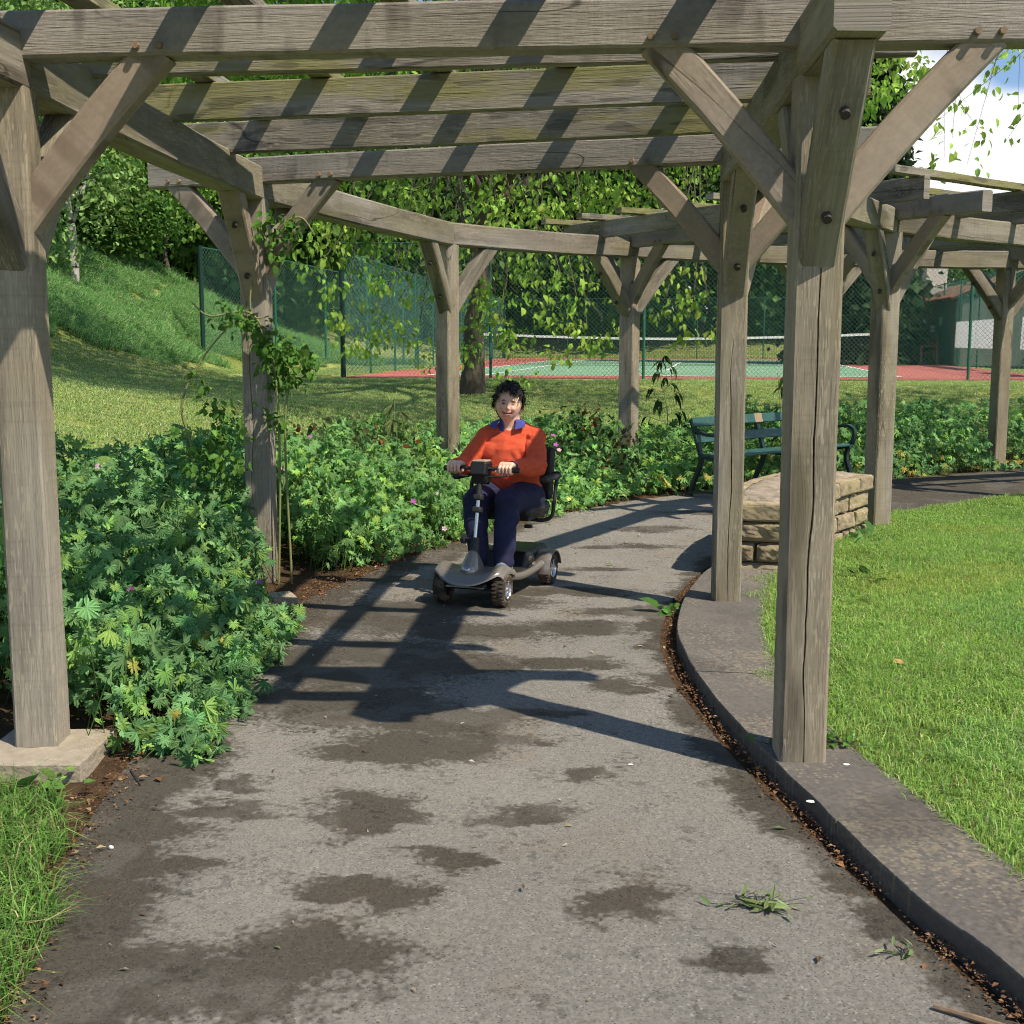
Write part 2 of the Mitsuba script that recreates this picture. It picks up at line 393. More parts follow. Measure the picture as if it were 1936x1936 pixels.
OUTER = curve([(-1.9, 0), (-2.3, 3), (-2.75, 4.4), (-3.0, 6), (-2.9, 8.3), (-2.25, 10.6), (-1.15, 12.6), (.4, 14.4), (2.6, 15.5), (5.2, 16.4), (8.5, 17.0), (13, 17.2)])
flat_poly = Polygon(np.vstack([OUTER, [(13, -2), (13, -30), (-2, -30), (-1.9, -2)]]))
shapely.prepare(flat_poly)


def smooth01(t):
    t = np.clip(t, 0, 1); return t * t * (3 - 2 * t)


def ground_z(x, y):
    x, y = np.broadcast_arrays(np.asarray(x, float), np.asarray(y, float)); sh = x.shape; x, y = x.ravel(), y.ravel()
    q = np.stack([np.clip(x, -60, 60), np.clip(y, -6, 110)], 1)
    z = _rbf(q)
    a, b = court_uv(x, y)
    d = np.maximum(np.abs(a) - 9.0, np.abs(b) - 15.5)
    w = smooth01(1 - d / 3.0); z = z * (1 - w) + .715 * w
    dist = shapely.distance(flat_poly, shapely.points(x, y))
    w = smooth01(1 - dist / 2.5); z = z * (1 - w) + .02 * w
    z = z + 0.05 * (nfbm(np.stack([x * .35, y * .35, x * 0], 1), 3, 3) - .5) * smooth01(dist / 3) * (d > .5)
    return z.reshape(sh)


gx = np.unique(np.concatenate([np.linspace(-160, -22, 30), np.linspace(-22, 22, 150), np.linspace(22, 160, 30)]))
gy = np.unique(np.concatenate([np.linspace(-60, 0, 14), np.linspace(0, 34, 130), np.linspace(34, 75, 70), np.linspace(75, 260, 26)]))
GX, GY = np.meshgrid(gx, gy)
GZ = ground_z(GX, GY)
inflat = shapely.contains_xy(flat_poly, GX.ravel(), GY.ravel()).reshape(GX.shape)
GZ[inflat] = -0.06


def grid_faces(h, w):
    i = np.arange(h * w).reshape(h, w)
    return np.stack([i[:-1, :-1].ravel(), i[:-1, 1:].ravel(), i[1:, 1:].ravel(), i[1:, :-1].ravel()], 1)


say(put('ground', (np.stack([GX.ravel(), GY.ravel(), GZ.ravel()], 1), grid_faces(*GX.shape)), 'lawn_ground', smooth=True),
    'sloping park ground with mown grass rising behind the flower beds', 'ground', kind='structure')


def strip(a, b, n, k, za, zb, rough=0.0, seed=0):
    """Sheet between two polylines."""
    def rs(c):
        c = np.asarray(c); s = np.concatenate([[0], np.cumsum(np.linalg.norm(np.diff(c, axis=0), axis=1))])
        t = np.linspace(0, s[-1], n); return np.stack([np.interp(t, s, c[:, 0]), np.interp(t, s, c[:, 1])], 1)
    a, b = rs(a), rs(b)
    t = np.linspace(0, 1, k)[None, :, None]
    q = a[:, None] * (1 - t) + b[:, None] * t
    z = za + (zb - za) * np.linspace(0, 1, k)[None, :] + rough * (nfbm(np.concatenate([q * 6, q[..., :1] * 0], -1), 3, seed) - .5)
    return np.concatenate([q, z[..., None]], -1).reshape(-1, 3), grid_faces(n, k)


say(put('path', strip(LEFT_EDGE, RIGHT_EDGE, 260, 26, 0, 0, 0.012, 5), 'asphalt', smooth=True), 'curving grey asphalt path with dark damp patches', 'path', kind='structure')
say(put('flower_bed_soil', strip(OUTER, LEFT_EDGE + [.03, 0], 260, 22, .03, -.012, 0.05, 6), 'soil', smooth=True), 'dark bare soil of the planting bed beside the path', 'soil', kind='structure')
# kerb: curved stone slabs
KIN = curve([(1.40, 0.4), (1.29, 1.6), (1.2, 2.73), (1.1, 3.13), (1.0, 3.8), (.895, 4.6), (.835, 5.4), (.835, 5.9), (.86, 6.35), (1.0, 7.1), (1.2, 7.8), (1.32, 8.12)])
KOUT = curve([(1.80, 0.5), (1.66, 1.8), (1.5, 2.9), (1.43, 3.35), (1.34, 3.95), (1.25, 4.5), (1.21, 5.2), (1.235, 5.7), (1.315, 6.3), (1.45, 6.95), (1.67, 7.72), (1.78, 7.95)])


def resample(c, n):
    s = np.concatenate([[0], np.cumsum(np.linalg.norm(np.diff(c, axis=0), axis=1))]); t = np.linspace(0, s[-1], n)
    return np.stack([np.interp(t, s, c[:, k]) for k in range(c.shape[1])], 1)


ki, ko = resample(KIN, 111), resample(KOUT, 111)
cuts = [0, 22, 47, 72, 93, 110]
for s in range(5):
    a, b = ki[cuts[s]:cuts[s + 1] + 1].copy(), ko[cuts[s]:cuts[s + 1] + 1].copy()
    d0, d1 = unit(a[1] - a[0]) * .003, unit(a[-1] - a[-2]) * .003
    a[0] += d0; b[0] += d0; a[-1] -= d1; b[-1] -= d1
    zt = .066 + .0015 * (s % 2)
    prof = [(0, -.08), (0, zt - .012), (.004, zt - .004), (.012, zt), (.5, zt + .002), (1 - .012, zt), (1, zt - .01), (1, -.08)]
    t = np.array([q[0] for q in prof])[None, :, None]; q = a[:, None] * (1 - t) + b[:, None] * t
    n, k = len(a), len(prof)
    jit = nfbm(np.concatenate([q * 8, q[..., :1] * 0 + s], -1), 3, 8) - .5
    q = q + (jit * .005)[..., None] * unit(b - a)[:, None]
    v = np.concatenate([q, np.broadcast_to(np.array([z for _, z in prof])[None, :, None], (n, k, 1)) + .006 * jit[..., None]], -1).reshape(-1, 3)
    f = grid_faces(n, k)
    f = np.vstack([f[:, [0, 1, 2]], f[:, [0, 2, 3]]] + [[[o, o + j, o + j + 1], ][0:1] for o in (0, (n - 1) * k) for j in range(1, k - 1)])
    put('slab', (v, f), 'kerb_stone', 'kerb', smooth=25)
say('kerb', 'wide curved dark stone kerb between the path and the lawn', 'kerb', kind='structure')
# inner lawn sheet and gutter soil
LAWN_IN = np.vstack([ko - [.01, 0], [(1.95, 8.4), (2.55, 9.4), (2.95, 10.1), (3.4, 11.0)], RIGHT_EDGE[RIGHT_EDGE[:, 0] > 3.45][RIGHT_EDGE[RIGHT_EDGE[:, 0] > 3.45][:, 1] > 10]])
LAWN_IN = LAWN_IN[np.r_[True, np.linalg.norm(np.diff(LAWN_IN, axis=0), axis=1) > 1e-6]]
LAWN_OUT = np.vstack([[(14, .4), (14, 4), (14, 8), (14.2, 11), (14, 13.2)]])
lv, lf = strip(LAWN_IN, LAWN_OUT, 160, 90, .05, .05, .02, 11)


def inner_z(x, y):
    return .045 - .055 * smooth01((y - 8.3 - .25 * (x - 2)) / 2.2)


lv[:, 2] += inner_z(lv[:, 0], lv[:, 1]) - .05
say(put('inner_lawn', (lv, lf), 'lush_ground', smooth=True), 'flat bright green lawn to the right of the stone kerb', 'lawn', kind='structure')
lawn_poly = Polygon(np.vstack([LAWN_IN, LAWN_OUT[::-1]])).buffer(0)
say(put('gutter', strip(RIGHT_EDGE[(RIGHT_EDGE[:, 1] < 8.6) & (RIGHT_EDGE[:, 0] < 2)] - [.01, 0], KIN + [.05, 0], 120, 5, -.006, -.034, .022, 12), 'soil', smooth=True), 'dark dirt gap between the path and the stone kerb', 'gutter', kind='structure')
# ------------------------------------------------------------------ pergola
def timber(p0, p1, w, h, up=(0, 0, 1), ch=.012, seg=.15, wob=.003, seed=0, grooves=(), belly=0.0):
    """Sawn timber from p0 to p1 (centre line), w across and h along `up`; returns a Soup with uv in metres along the grain.
    grooves: (face 0..3, offset, halfwidth, depth, s0, s1) splits in the face; belly: bow along up."""
    p0, p1 = np.asarray(p0, float), np.asarray(p1, float); L = np.linalg.norm(p1 - p0); a = (p1 - p0) / L
    t = unit(np.asarray(up, float) - a * (np.asarray(up, float) @ a)); s = np.cross(t, a)
    n = max(3, int(L / seg) + 1); S = np.linspace(0, L, n)
    hw, hh = w / 2, h / 2
    corners = [((-hw + ch, -hh), (hw - ch, -hh)), ((hw, -hh + ch), (hw, hh - ch)), ((hw - ch, hh), (-hw + ch, hh)), ((-hw, hh - ch), (-hw, -hh + ch))]
    gl = {g[0]: g for g in grooves}
    rng = np.random.default_rng(seed + 77)
    ring = []
    for i in range(n):
        prof = []
        for k, (c0, c1) in enumerate(corners):
            c0, c1 = np.array(c0), np.array(c1)
            prof.append(c0)
            if k in gl:
                _, off, gw, gd, s0, s1 = gl[k]
                x = (S[i] - s0) / (s1 - s0); env = math.sqrt(max(0.0, math.sin(math.pi * min(max(x, 0), 1)))) if 0 < x < 1 else 0.0
                mid = (c0 + c1) / 2; e = unit(c1 - c0); nn = np.array([e[1], -e[0]])
                o = mid + e * (off + .012 * (nnoise(V(S[i] * 3, seed, 5)) - .5) * 2 + .006 * (nnoise(V(S[i] * 14, seed, 6)) - .5))
                prof += [o - e * (gw * env + .0004), o - nn * (gd * env + .0002), o + e * (gw * env + .0004)]
            prof.append(c1)
        prof = np.array(prof)
        j = np.stack([[nfbm(V(S[i] * 1.6 + seed * 3.1, q * 5.7, 2), 3, 5) - .5 for q in range(4)], [nfbm(V(S[i] * 1.6 + seed * 3.1, q * 5.7, 9), 3, 6) - .5 for q in range(4)]], 1)
        quad = (prof[:, 0] > 0).astype(int) + 2 * (prof[:, 1] > 0).astype(int)
        prof = prof + wob * 2 * j[quad]
        prof[:, 1] += belly * math.sin(math.pi * S[i] / L)
        ring.append(p0 + a * S[i] + prof[:, :1] * s + prof[:, 1:] * t)
    ring = np.array(ring); K = ring.shape[1]
    per = np.concatenate([[0], np.cumsum(np.linalg.norm(np.diff(np.vstack([ring[n // 2], ring[n // 2, :1]]), axis=0), axis=1))])
    out = Soup(); u0, v0 = seed * 7.37 % 90, seed * 3.13 % 40
    for k in range(K):
        k2 = (k + 1) % K
        v = np.concatenate([ring[:, k], ring[:, k2]]); i = np.arange(n - 1)
        f = np.stack([i, i + n, i + n + 1, i + 1], 1)
        uv = np.concatenate([np.stack([S + u0, S * 0 + per[k] + v0], 1), np.stack([S + u0, S * 0 + per[k + 1] + v0], 1)])
        out.add(v, f, uv)
    for e, o in ((0, -1), (n - 1, 1)):
        v = np.vstack([ring[e], ring[e].mean(0)]); i = np.arange(K)
        f = np.stack([i, (i + 1) % K, i * 0 + K], 1) if o > 0 else np.stack([(i + 1) % K, i, i * 0 + K], 1)
        d = v - v[-1]; uv = np.stack([u0 + .1 * (d @ s) + .02 * (d @ t), v0 + (d @ t) * .8], 1)
        out.add(v, f, uv)
    return out


PG = 'pergola'
ZB, ZT, ZR = 2.415, 2.515, 2.59     # undersides of beams, tie beams, rafters
BW, BH, TW, TH, RH, RW = .16, .205, .115, .158, .172, .062
A, B, C, Dp, I, H = V(-1.77, 4.53), V(-1.62, 7.98), V(-.60, 11.65), V(1.25, 13.35), V(3.55, 14.62), V(6.0, 15.35)
F, E, G_, K_ = V(1.035, 4.33), V(1.235, 7.06), V(3.08, 10.40), V(5.3, 12.2)
NN, LL, MM = V(9.2, 15.7), V(7.7, 13.2), V(1.0, 1.0)
seed = [0]


def tim(name, bsdf, *a, **k):
    seed[0] += 1
    return timber(*a, seed=seed[0], **k).put(name, bsdf, PG)


def post(q, facing, w=.165, zb=0.0, zt=ZB + .01, **k):
    return tim('post', 'oak_post', V(q[0], q[1], zb), V(q[0], q[1], zt), w, w, up=V(facing[0], facing[1], 0), wob=.004, ch=.010, **k)


def dir2(a, b):
    return unit(V(*b) - V(*a))


post(A, (0.03, -1), w=.158, zb=.055)
post(B, (-.05, -1), zb=0, grooves=[(1, .02, .004, .03, .2, 2.3), (2, -.03, .002, .02, .4, 2.0)], seg=.07)
post(C, (-.62, -.78), zb=0)
post(Dp, (-.55, -.83), zb=0)
post(I, (-.45, -.9), zb=0)
post(H, (.3, -.95), zb=0)
post(F, (-.04, -1), zb=.064, grooves=[(2, .004, .0030, .04, -.1, 2.0), (3, 0, .002, .02, .2, 1.2)], seg=.05)
post(E, (-.04, -1), w=.155, zb=.064, grooves=[(2, .0, .0026, .03, -.1, 1.5)], seg=.06)
post(G_, (.35, -.937), w=.172, zb=0)
post(K_, (-.6, -.8), zb=0)

outer = [A + unit(A - B) * .62, A, B, C, Dp, I, H, NN]
inner = [F + unit(F - E) * .68, F, E, G_, K_, LL]
for line in (outer, inner):
    for i, (a, b) in enumerate(zip(line[:-1], line[1:])):
        z = ZB + BH / 2 + .002 * (i % 2)
        e = unit(b - a); a2 = a - e * (.02 if i > 1 else 0); b2 = b + e * .02
        if i == 0: b2 = b
        if i == 1: a2 = a
        tim('beam', 'oak_grey', V(*a2, z), V(*b2, z), BW, BH, wob=.005, ch=.012, belly=-.012 if i else 0)


def brace(q, d, rise=.52, run=.56, z=ZB, w=.125, th=.085, bs='oak_brace'):
    """Knee brace from the post at q up along d (unit 2d) to a member whose underside is z."""
    d3 = V(d[0], d[1], 0); o = V(q[0], q[1], 0)
    p0 = o + d3 * .03 + Z * (z - rise - .02); p1 = o + d3 * (run + .05) + Z * (z + .035)
    ax = unit(p1 - p0); up = np.cross(np.cross(ax, Z), ax)
    tim('brace', bs, p0 + up * 0, p1, th, w, up=up, ch=.010, wob=.003, belly=.012)


def pegs(q, d, nrm, z, at=(.49, .57), r=.013, ln=.022):
    for s in at:
        o = V(q[0] + d[0] * s, q[1] + d[1] * s, z); n3 = V(nrm[0], nrm[1], 0)
        v, f = tube([o - n3 * .06, o + n3 * ln], [r, r * .92], 8)
        put('peg', (v, f), 'oak_peg', PG)


scene['oak_peg'] = princ(mikit.proc(lambda p, n, uv: MX((0.10, 0.075, 0.05), (0.34, 0.235, 0.15), FB(p.x * 40, p.y * 40, p.z * 40, 2))), 0.7)
ties = [(A, F, .75, .9), (B, E, .72, .75), (Dp, G_, .45, .95), (I, K_, .5, .9), (H, V(7.7, 13.2), .5, .9)]
for i, (a, b, e0, e1) in enumerate(ties):
    d = unit(b - a); z = ZT + TH / 2
    tim('tie_beam', 'oak_tie', V(*(a - d * e0), z), V(*(b + d * e1), z), TW, TH, wob=.004, ch=.009, belly=.006)
    nrm = V(d[1], -d[0])
    if nrm[1] > 0: nrm = -nrm
    for q, s in ((a, 1), (a, -1), (b, 1), (b, -1)):
        if i == 4 and q is b: continue
        brace(q, d * s, z=ZT, rise=.53, run=.50)
        if i < 4:
            pegs(q + nrm * TW / 2, d * s, nrm, ZT + .035)
for line in (outer, inner):
    for j in range(1, len(line) - 1):
        if line is inner and j == 5: continue
        q = line[j]
        for nb in (line[j - 1], line[j + 1]):
            d = unit(nb - q)
            brace(q, d, z=ZB, rise=.56, run=.50, w=.13, th=.125, bs='oak_grey' if j != 2 else 'oak_brace')
            s = V(-d[1], d[0])
            o = q + d * .26
            a3 = V(*(q + d * .30), ZB - .28)
            dn = unit(V(d[0] * .56, d[1] * .56, -.5))       # bolts on the underside of the brace
            for t in (-.2, .18):
                o3 = a3 + unit(V(d[0] * .5, d[1] * .5, .56)) * t
                v, f = tube([o3 + dn * .05, o3 + dn * .076], [.017, .016], 8)
                put('peg', (v, f), 'dark_hole', PG)
scene['dark_hole'] = princ((0.035, 0.03, 0.025), 0.7)
# rafters and laths, near section
dn = unit(F - A)
for y, o in ((-.47, 0), (.52, .0), (1.38, .04), (2.25, .1)):
    t = y / 2.9
    a = A + (B - A) * t; b = F + (E - F) * t; d = unit(b - a)
    tim('rafter', 'oak_moss', V(*(a - d * .5), ZR + RH / 2), V(*(b + d * .42), ZR + RH / 2), RW, RH, wob=.004, ch=.006, belly=-.004)
ZL = ZR + RH
for k in range(-3, 3):
    x0 = .125 + .575 * k; y0, y1 = 3.72, 7.62
    if k == -3: y1 = 7.5
    tim('lath', 'oak_moss', V(x0 + .085 * (y0 - 4.4), y0, ZL + .027), V(x0 + .085 * (y1 - 4.4), y1, ZL + .027), .105, .054, wob=.003, ch=.004)
# far section: fan of rafters and laths round the bend
def lerp2(a, b, t): return a + (b - a) * t
far = [(-.18, Dp, I, G_, K_), (.32, Dp, I, G_, K_), (.64, Dp, I, G_, K_), (1.25, I, H, K_, LL), (1.6, I, H, K_, LL)]
for t, o0, o1, i0, i1 in far:
    if t > 1: t -= 1
    a, b = lerp2(o0, o1, t), lerp2(i0, i1, t); d = unit(b - a)
    tim('rafter', 'oak_grey', V(*(a - d * .5), ZR + RH / 2), V(*(b + d * .75), ZR + RH / 2), RW, RH, wob=.003, ch=.006)
ends = []
for t, o0, o1, i0, i1 in ((-.3, Dp, I, G_, K_), (1.02, Dp, I, G_, K_)):
    a, b = lerp2(o0, o1, t), lerp2(i0, i1, t); d = unit(b - a); ends.append((a - d * .45, b + d * .65))
for k in range(8):
    t = k / 7
    a, b = lerp2(ends[0][0], ends[0][1], t), lerp2(ends[1][0], ends[1][1], t)
    tim('lath', 'oak_moss', V(*a, ZL + .027), V(*b, ZL + .027), .10, .054, wob=.003, ch=.004)
ends2 = []
for t in (0.03, 1.0):
    a, b = lerp2(I, H, t), lerp2(K_, LL, t); d = unit(b - a); ends2.append((a - d * .45, b + d * .65))
for k in range(8):
    t = k / 7
    a, b = lerp2(ends2[0][0], ends2[0][1], t), lerp2(ends2[1][0], ends2[1][1], t)
    tim('lath', 'oak_moss', V(*a, ZL + .032), V(*b, ZL + .032), .10, .054, wob=.003, ch=.004)
say(PG, 'weathered oak pergola of posts, braces, rafters and laths curving over the path', 'pergola')

# concrete footings
pad = m3.Manifold.cube((.40, .42, .125)).translate((-1.935, 4.25, -.07))
pad = tm(pad.refine_to_length(.03)); pad.vertices += (nfbm(pad.vertices * 18, 3, 2) - .5)[:, None] * .012 * V(1, 1, .6)
say(put('concrete_pad', pad, 'concrete', smooth=30), 'pale concrete pad under the left foreground post', 'concrete pad')
pad = m3.Manifold.cube((.20, .22, .10)).rotate((0, 0, 24)).translate((-1.45, 7.15, -.06))
pad = tm(pad.refine_to_length(.04)); pad.vertices += (nfbm(pad.vertices * 18, 3, 2) - .5)[:, None] * .012 * V(1, 1, .6)
say(put('concrete_pad', pad, 'concrete', smooth=30), 'low concrete block at the path edge below the climbing rose', 'concrete pad')
# ------------------------------------------------------------------ stone wall
def rock(sx, sy, sz, rng, rough=.02, seg=6, bulge=.02):
    """Rock-faced stone, centred; the +y face is the rough one."""
    b = trimesh.creation.box((1, 1, 1))
    v, f = trimesh.remesh.subdivide_to_size(b.vertices, b.faces, 1.0 / seg)
    b = trimesh.Trimesh(v, f); b.merge_vertices()
    p = b.vertices.copy(); o = rng.uniform(0, 90, 3)
    size = V(sx, sy, sz)
    q = np.sign(p) * np.minimum(np.abs(p), .5)
    e = np.clip((np.abs(q) - .5 + .012 / size) / (.012 / size), 0, 1)           # rounded arrises
    near = (e > 0).sum(1)
    q = q * size
    q -= np.sign(q) * np.where(near[:, None] >= 2, .006, 0)
    n = nfbm(q * 11 + o, 4, 1) - .5
    face = p[:, 1] > .49
    inner = face * np.clip(1.15 - 1.6 * np.maximum(np.abs(p[:, 0]), np.abs(p[:, 2])) ** 2 * 1.4, 0, 1)
    q[:, 1] += face * (n * rough * 2.2) + inner * bulge * (1 + 1.6 * n)
    q += unit(q + 1e-9) * ((nfbm(q * 22 + o, 3, 2) - .5) * rough * .5)[:, None]
    b.vertices = q
    return b


rng = np.random.default_rng(12)
WL = resample(curve([(1.40, 8.14), (1.56, 8.75), (1.80, 9.42), (2.16, 10.02), (2.48, 10.38)]), 60)
WR = resample(curve([(1.80, 8.03), (2.12, 8.65), (2.45, 9.28), (2.68, 9.62), (2.88, 9.92)]), 60)


def face_line(c0, out):
    """Arc-length walker along a polyline with outward normal side out."""
    s = np.concatenate([[0], np.cumsum(np.linalg.norm(np.diff(c0, axis=0), axis=1))])

    def at(t):
        p = V(np.interp(t, s, c0[:, 0]), np.interp(t, s, c0[:, 1]))
        d = unit(V(np.interp(t + .05, s, c0[:, 0]), np.interp(t + .05, s, c0[:, 1])) - V(np.interp(t - .05, s, c0[:, 0]), np.interp(t - .05, s, c0[:, 1])) + 1e-12)
        return p, d, V(-d[1], d[0]) * out
    return at, s[-1]


SW = 'stone_wall'
for c0, out in ((WL, 1), (WR, -1), (np.array([WL[0], WR[0]]), -1), (np.array([WL[-1], WR[-1]]), 1)):
    at, L = face_line(c0, out)
    z = -.06
    for course, hh in enumerate((.155, .135, .14)):
        t = 0.0 if course != 1 else 0.0
        first = True
        while t < L - .02:
            w = rng.uniform(.2, .4) * (.55 if first and course == 1 else 1)
            first = False
            w = min(w, L - t)
            if L - t - w < .12: w = L - t
            p, d, n = at(t + w / 2)
            st = rock(w - .014, .15, hh - .012, rng, .022 if L < .6 else .010, bulge=.03 if L < .6 else .012)
            M = frame(V(*(p - n * (.085 + rng.uniform(0, .012))), z + hh / 2), V(*d, 0) * (1 if out > 0 else -1), V(*n, 0), Z)
            put('stone', moved(st, M), 'sandstone', SW, smooth=35)
            t += w
        z += hh
    t = 0.0
    while t < L - .02:
        w = rng.uniform(.34, .5)
        if L - t - w < .2: w = L - t
        p, d, n = at(t + w / 2)
        st = rock(w - .012, .2, .115, rng, .007, bulge=.004)
        M = frame(V(*(p - n * (.075 + .0)), .372 + .0575 + rng.uniform(-.004, .004)), V(*d, 0) * (1 if out > 0 else -1), V(*n, 0), Z)
        put('coping_stone', moved(st, M), 'sandstone', SW, smooth=35)
        t += w
nrm = 16
q = WL[:, None] * (1 - np.linspace(.0, 1, nrm)[None, :, None]) + WR[:, None] * np.linspace(.0, 1, nrm)[None, :, None]
tt = np.linspace(0, 1, nrm)[None, :]
uu = np.linspace(0, 1, 60)[:, None]
zz = .466 + .05 * np.minimum(1, np.minimum(tt, 1 - tt) * 4) * np.minimum(1, np.minimum(uu, 1 - uu) * 9) - .03 * ((tt < .01) | (tt > .99) | (uu < .01) | (uu > .99))
zz = zz + .035 * (nfbm(np.concatenate([q * 9, q[..., :1] * 0], -1), 4, 4) - .5)
zz = np.where((tt < .12) | (tt > .88) | (uu < .05) | (uu > .95), .44, zz)
top = np.concatenate([q, zz[..., None]], -1).reshape(-1, 3)
put('mortar_fill', (top, grid_faces(60, nrm)), 'mortar', SW, smooth=30)
core = Polygon(np.vstack([WL, WR[::-1]])).buffer(-.09)
cm = trimesh.creation.extrude_polygon(core, .43, engine='earcut'); cm.vertices[:, 2] -= .06
put('core', cm, 'mortar', SW)
say(SW, 'low curved yellow sandstone wall with rough mortared top beside the path', 'stone wall')

# ------------------------------------------------------------------ park bench
scene['bench_paint'] = bump(mikit.proc(lambda p, n, uv: FB(p.x * 40, p.y * 40, p.z * 40, 2), 3e-3), 0.002,
                            {'type': 'principled', 'base_color': mikit.proc(lambda p, n, uv: MX(MX((0.018, 0.075, 0.07), (0.04, 0.115, 0.105), FB(p.x * 9, p.y * 9, p.z * 9, 3)), mi.Color3f(0.09, 0.13, 0.11), SS(0.62, 0.75, FB(p.x * 25, p.y * 25, p.z * 25, 2)) * .5)), 'roughness': 0.38, 'specular': 0.5})
scene['bench_iron'] = princ((0.012, 0.03, 0.03), 0.35)
scene['bare_wood'] = princ((0.30, 0.22, 0.15), 0.7)
scene['brown_wood'] = princ(mikit.proc(lambda p, n, uv: MX((0.07, 0.035, 0.022), (0.16, 0.085, 0.05), FB(p.x * 9, p.y * 9, p.z * 30, 3))), 0.6)


def ribbon(pts, w, th, xdir):
    """Flat bar of section w (along xdir) by th swept along pts."""
    pts = curve(pts, 8); t = unit(np.gradient(pts, axis=0)); x = unit(xdir); n = unit(np.cross(t, x))
    v = np.stack([pts + x * w / 2 + n * th / 2, pts - x * w / 2 + n * th / 2, pts - x * w / 2 - n * th / 2, pts + x * w / 2 - n * th / 2], 1).reshape(-1, 3)
    k = len(pts); f = []
    for i in range(k - 1):
        for j in range(4):
            f.append([i * 4 + j, i * 4 + (j + 1) % 4, i * 4 + 4 + (j + 1) % 4, i * 4 + 4 + j])
    f += [[3, 2, 1, 0], [k * 4 - 4, k * 4 - 3, k * 4 - 2, k * 4 - 1]]
    return v, np.array(f)


BL = 2.1
bd = unit(V(.744, .668)); bn = V(bd[1], -bd[0])          # along, front
BM = frame(V(2.12, 12.02, .01), V(*bd, 0), V(*-bn, 0), Z)   # local x along, y backwards, z up
pb = 'park_bench'


def bput(name, m, bs, M=BM, parent=pb, sm=30):
    return put(name, moved(m, M), bs, parent, smooth=sm)


for i, x in enumerate((.03, BL / 2, BL - .03)):
    legs = [ribbon([(x, -.02, 0), (x, 0, .12), (x, .05, .28), (x, .03, .40)], .05, .035, X), ribbon([(x, .52, 0), (x, .47, .15), (x, .40, .30), (x, .38, .42)], .05, .035, X),
            ribbon([(x, .0, .41), (x, .2, .385), (x, .38, .40)], .05, .04, X), ribbon([(x, .38, .38), (x, .44, .55), (x, .52, .76)], .05, .035, X), ribbon([(x, -.06, .012), (x, .02, .03), (x, .25, .05), (x, .48, .03), (x, .57, .012)], .05, .025, X)]
    bput('cast_end' if i != 1 else 'centre_frame', join(*legs), 'bench_iron')
    if i != 1:
        bput('armrest', ribbon([(x, .03, .40), (x, -.03, .48), (x, -.04, .58), (x, .04, .63), (x, .18, .615), (x, .34, .62), (x, .46, .66)], .055, .03, X), 'bench_iron')
for y, z in ((.03, .425), (.125, .412), (.22, .410), (.315, .415)):
    bput('slat', rbox(BL, .082, .03, .008, (BL / 2, y, z)), 'bench_paint')
for y, z, h in ((.515, .735, .095), (.465, .575, .095)):
    c, s = math.cos(.28), math.sin(.28)
    R = np.eye(4); R[1:3, 1:3] = [[c, s], [-s, c]]; R[:3, 3] = (BL / 2, y - .035, z)
    k = bput('slat', moved(rbox(BL + .02, .03, h, .008), R), 'bench_paint')
    if z > .7:
        R2 = R.copy(); R2[:3, 3] = (BL * .50, y - .035, z)
        bput('repair_patch', moved(rbox(.13, .032, h + .003, .006), R2), 'bare_wood')
say(pb, 'dark green slatted park bench with iron ends beside the path', 'bench')
labels['park_bench__repair_patch'] = {'label': 'bare wood patch on the top back slat'}

# ------------------------------------------------------------------ tennis court
def court(a, b, z=0.0):
    return V(NETC[0], NETC[1], .727) + CACR * a + CDIR * b + Z * z


def sheet(a0, a1, b0, b1, z, n=1):
    A_, B_ = np.meshgrid(np.linspace(a0, a1, n + 1), np.linspace(b0, b1, n + 1))
    v = court(0, 0, z) + A_.ravel()[:, None] * CACR + B_.ravel()[:, None] * CDIR
    return v, grid_faces(n + 1, n + 1)


court_tex = lambda a, b: princ(mikit.proc(lambda p, n, uv: MX(a, b, dr.clip(FB(p.x * .7, p.y * .7, 1.0, 4) * .7 + .3 * N(p.x * 6, p.y * 6, 2.0), 0, 1))), 0.85, spec=.15)
scene['court_red'] = court_tex((0.23, 0.068, 0.060), (0.35, 0.125, 0.11))
scene['court_green'] = court_tex((0.105, 0.205, 0.13), (0.155, 0.265, 0.175))
scene['white_paint'] = princ((0.72, 0.72, 0.70), 0.6)
_c = [(-7.05, -13.7), (9, -14.1), (9, 17.3), (-8.6, 17.3)]
_t = np.linspace(0, 1, 9)
_q = np.array([[((1 - u) * np.array(_c[0]) + u * np.array(_c[1])) * (1 - w) + ((1 - u) * np.array(_c[3]) + u * np.array(_c[2])) * w for u in _t] for w in _t]).reshape(-1, 2)
put('red_surround', (np.array([court(a, b) for a, b in _q]), grid_faces(9, 9)), 'court_red', 'tennis_court')
put('green_playing_area', sheet(-5.5, 5.5, -11.9, 11.9, .006, 6), 'court_green', 'tennis_court')
for a0, a1, b0, b1 in [(-5.5, -5.43, -11.9, 11.9), (5.43, 5.5, -11.9, 11.9), (-4.15, -4.08, -11.83, 11.83), (4.08, 4.15, -11.83, 11.83), (-5.43, 5.43, -11.92, -11.82), (-5.43, 5.43, 11.8, 11.9),
                       (-4.08, 4.08, -6.45, -6.38), (-4.08, 4.08, 6.38, 6.45), (-.04, .04, -6.38, 6.38), (-.04, .04, -11.82, -11.7)]:
    put('white_line', sheet(a0, a1, b0, b1, .011), 'white_paint', 'tennis_court')
say('tennis_court', 'green tennis court with red surround and white lines behind the wire fence', 'court', kind='structure')
scene['fence_green'] = princ((0.022, 0.115, 0.085), 0.35, spec=.5)
scene['fence_wire'] = princ((0.06, 0.19, 0.155), 0.4, spec=.5)
scene['fence_dark'] = princ((0.008, 0.035, 0.03), 0.4, spec=.4)
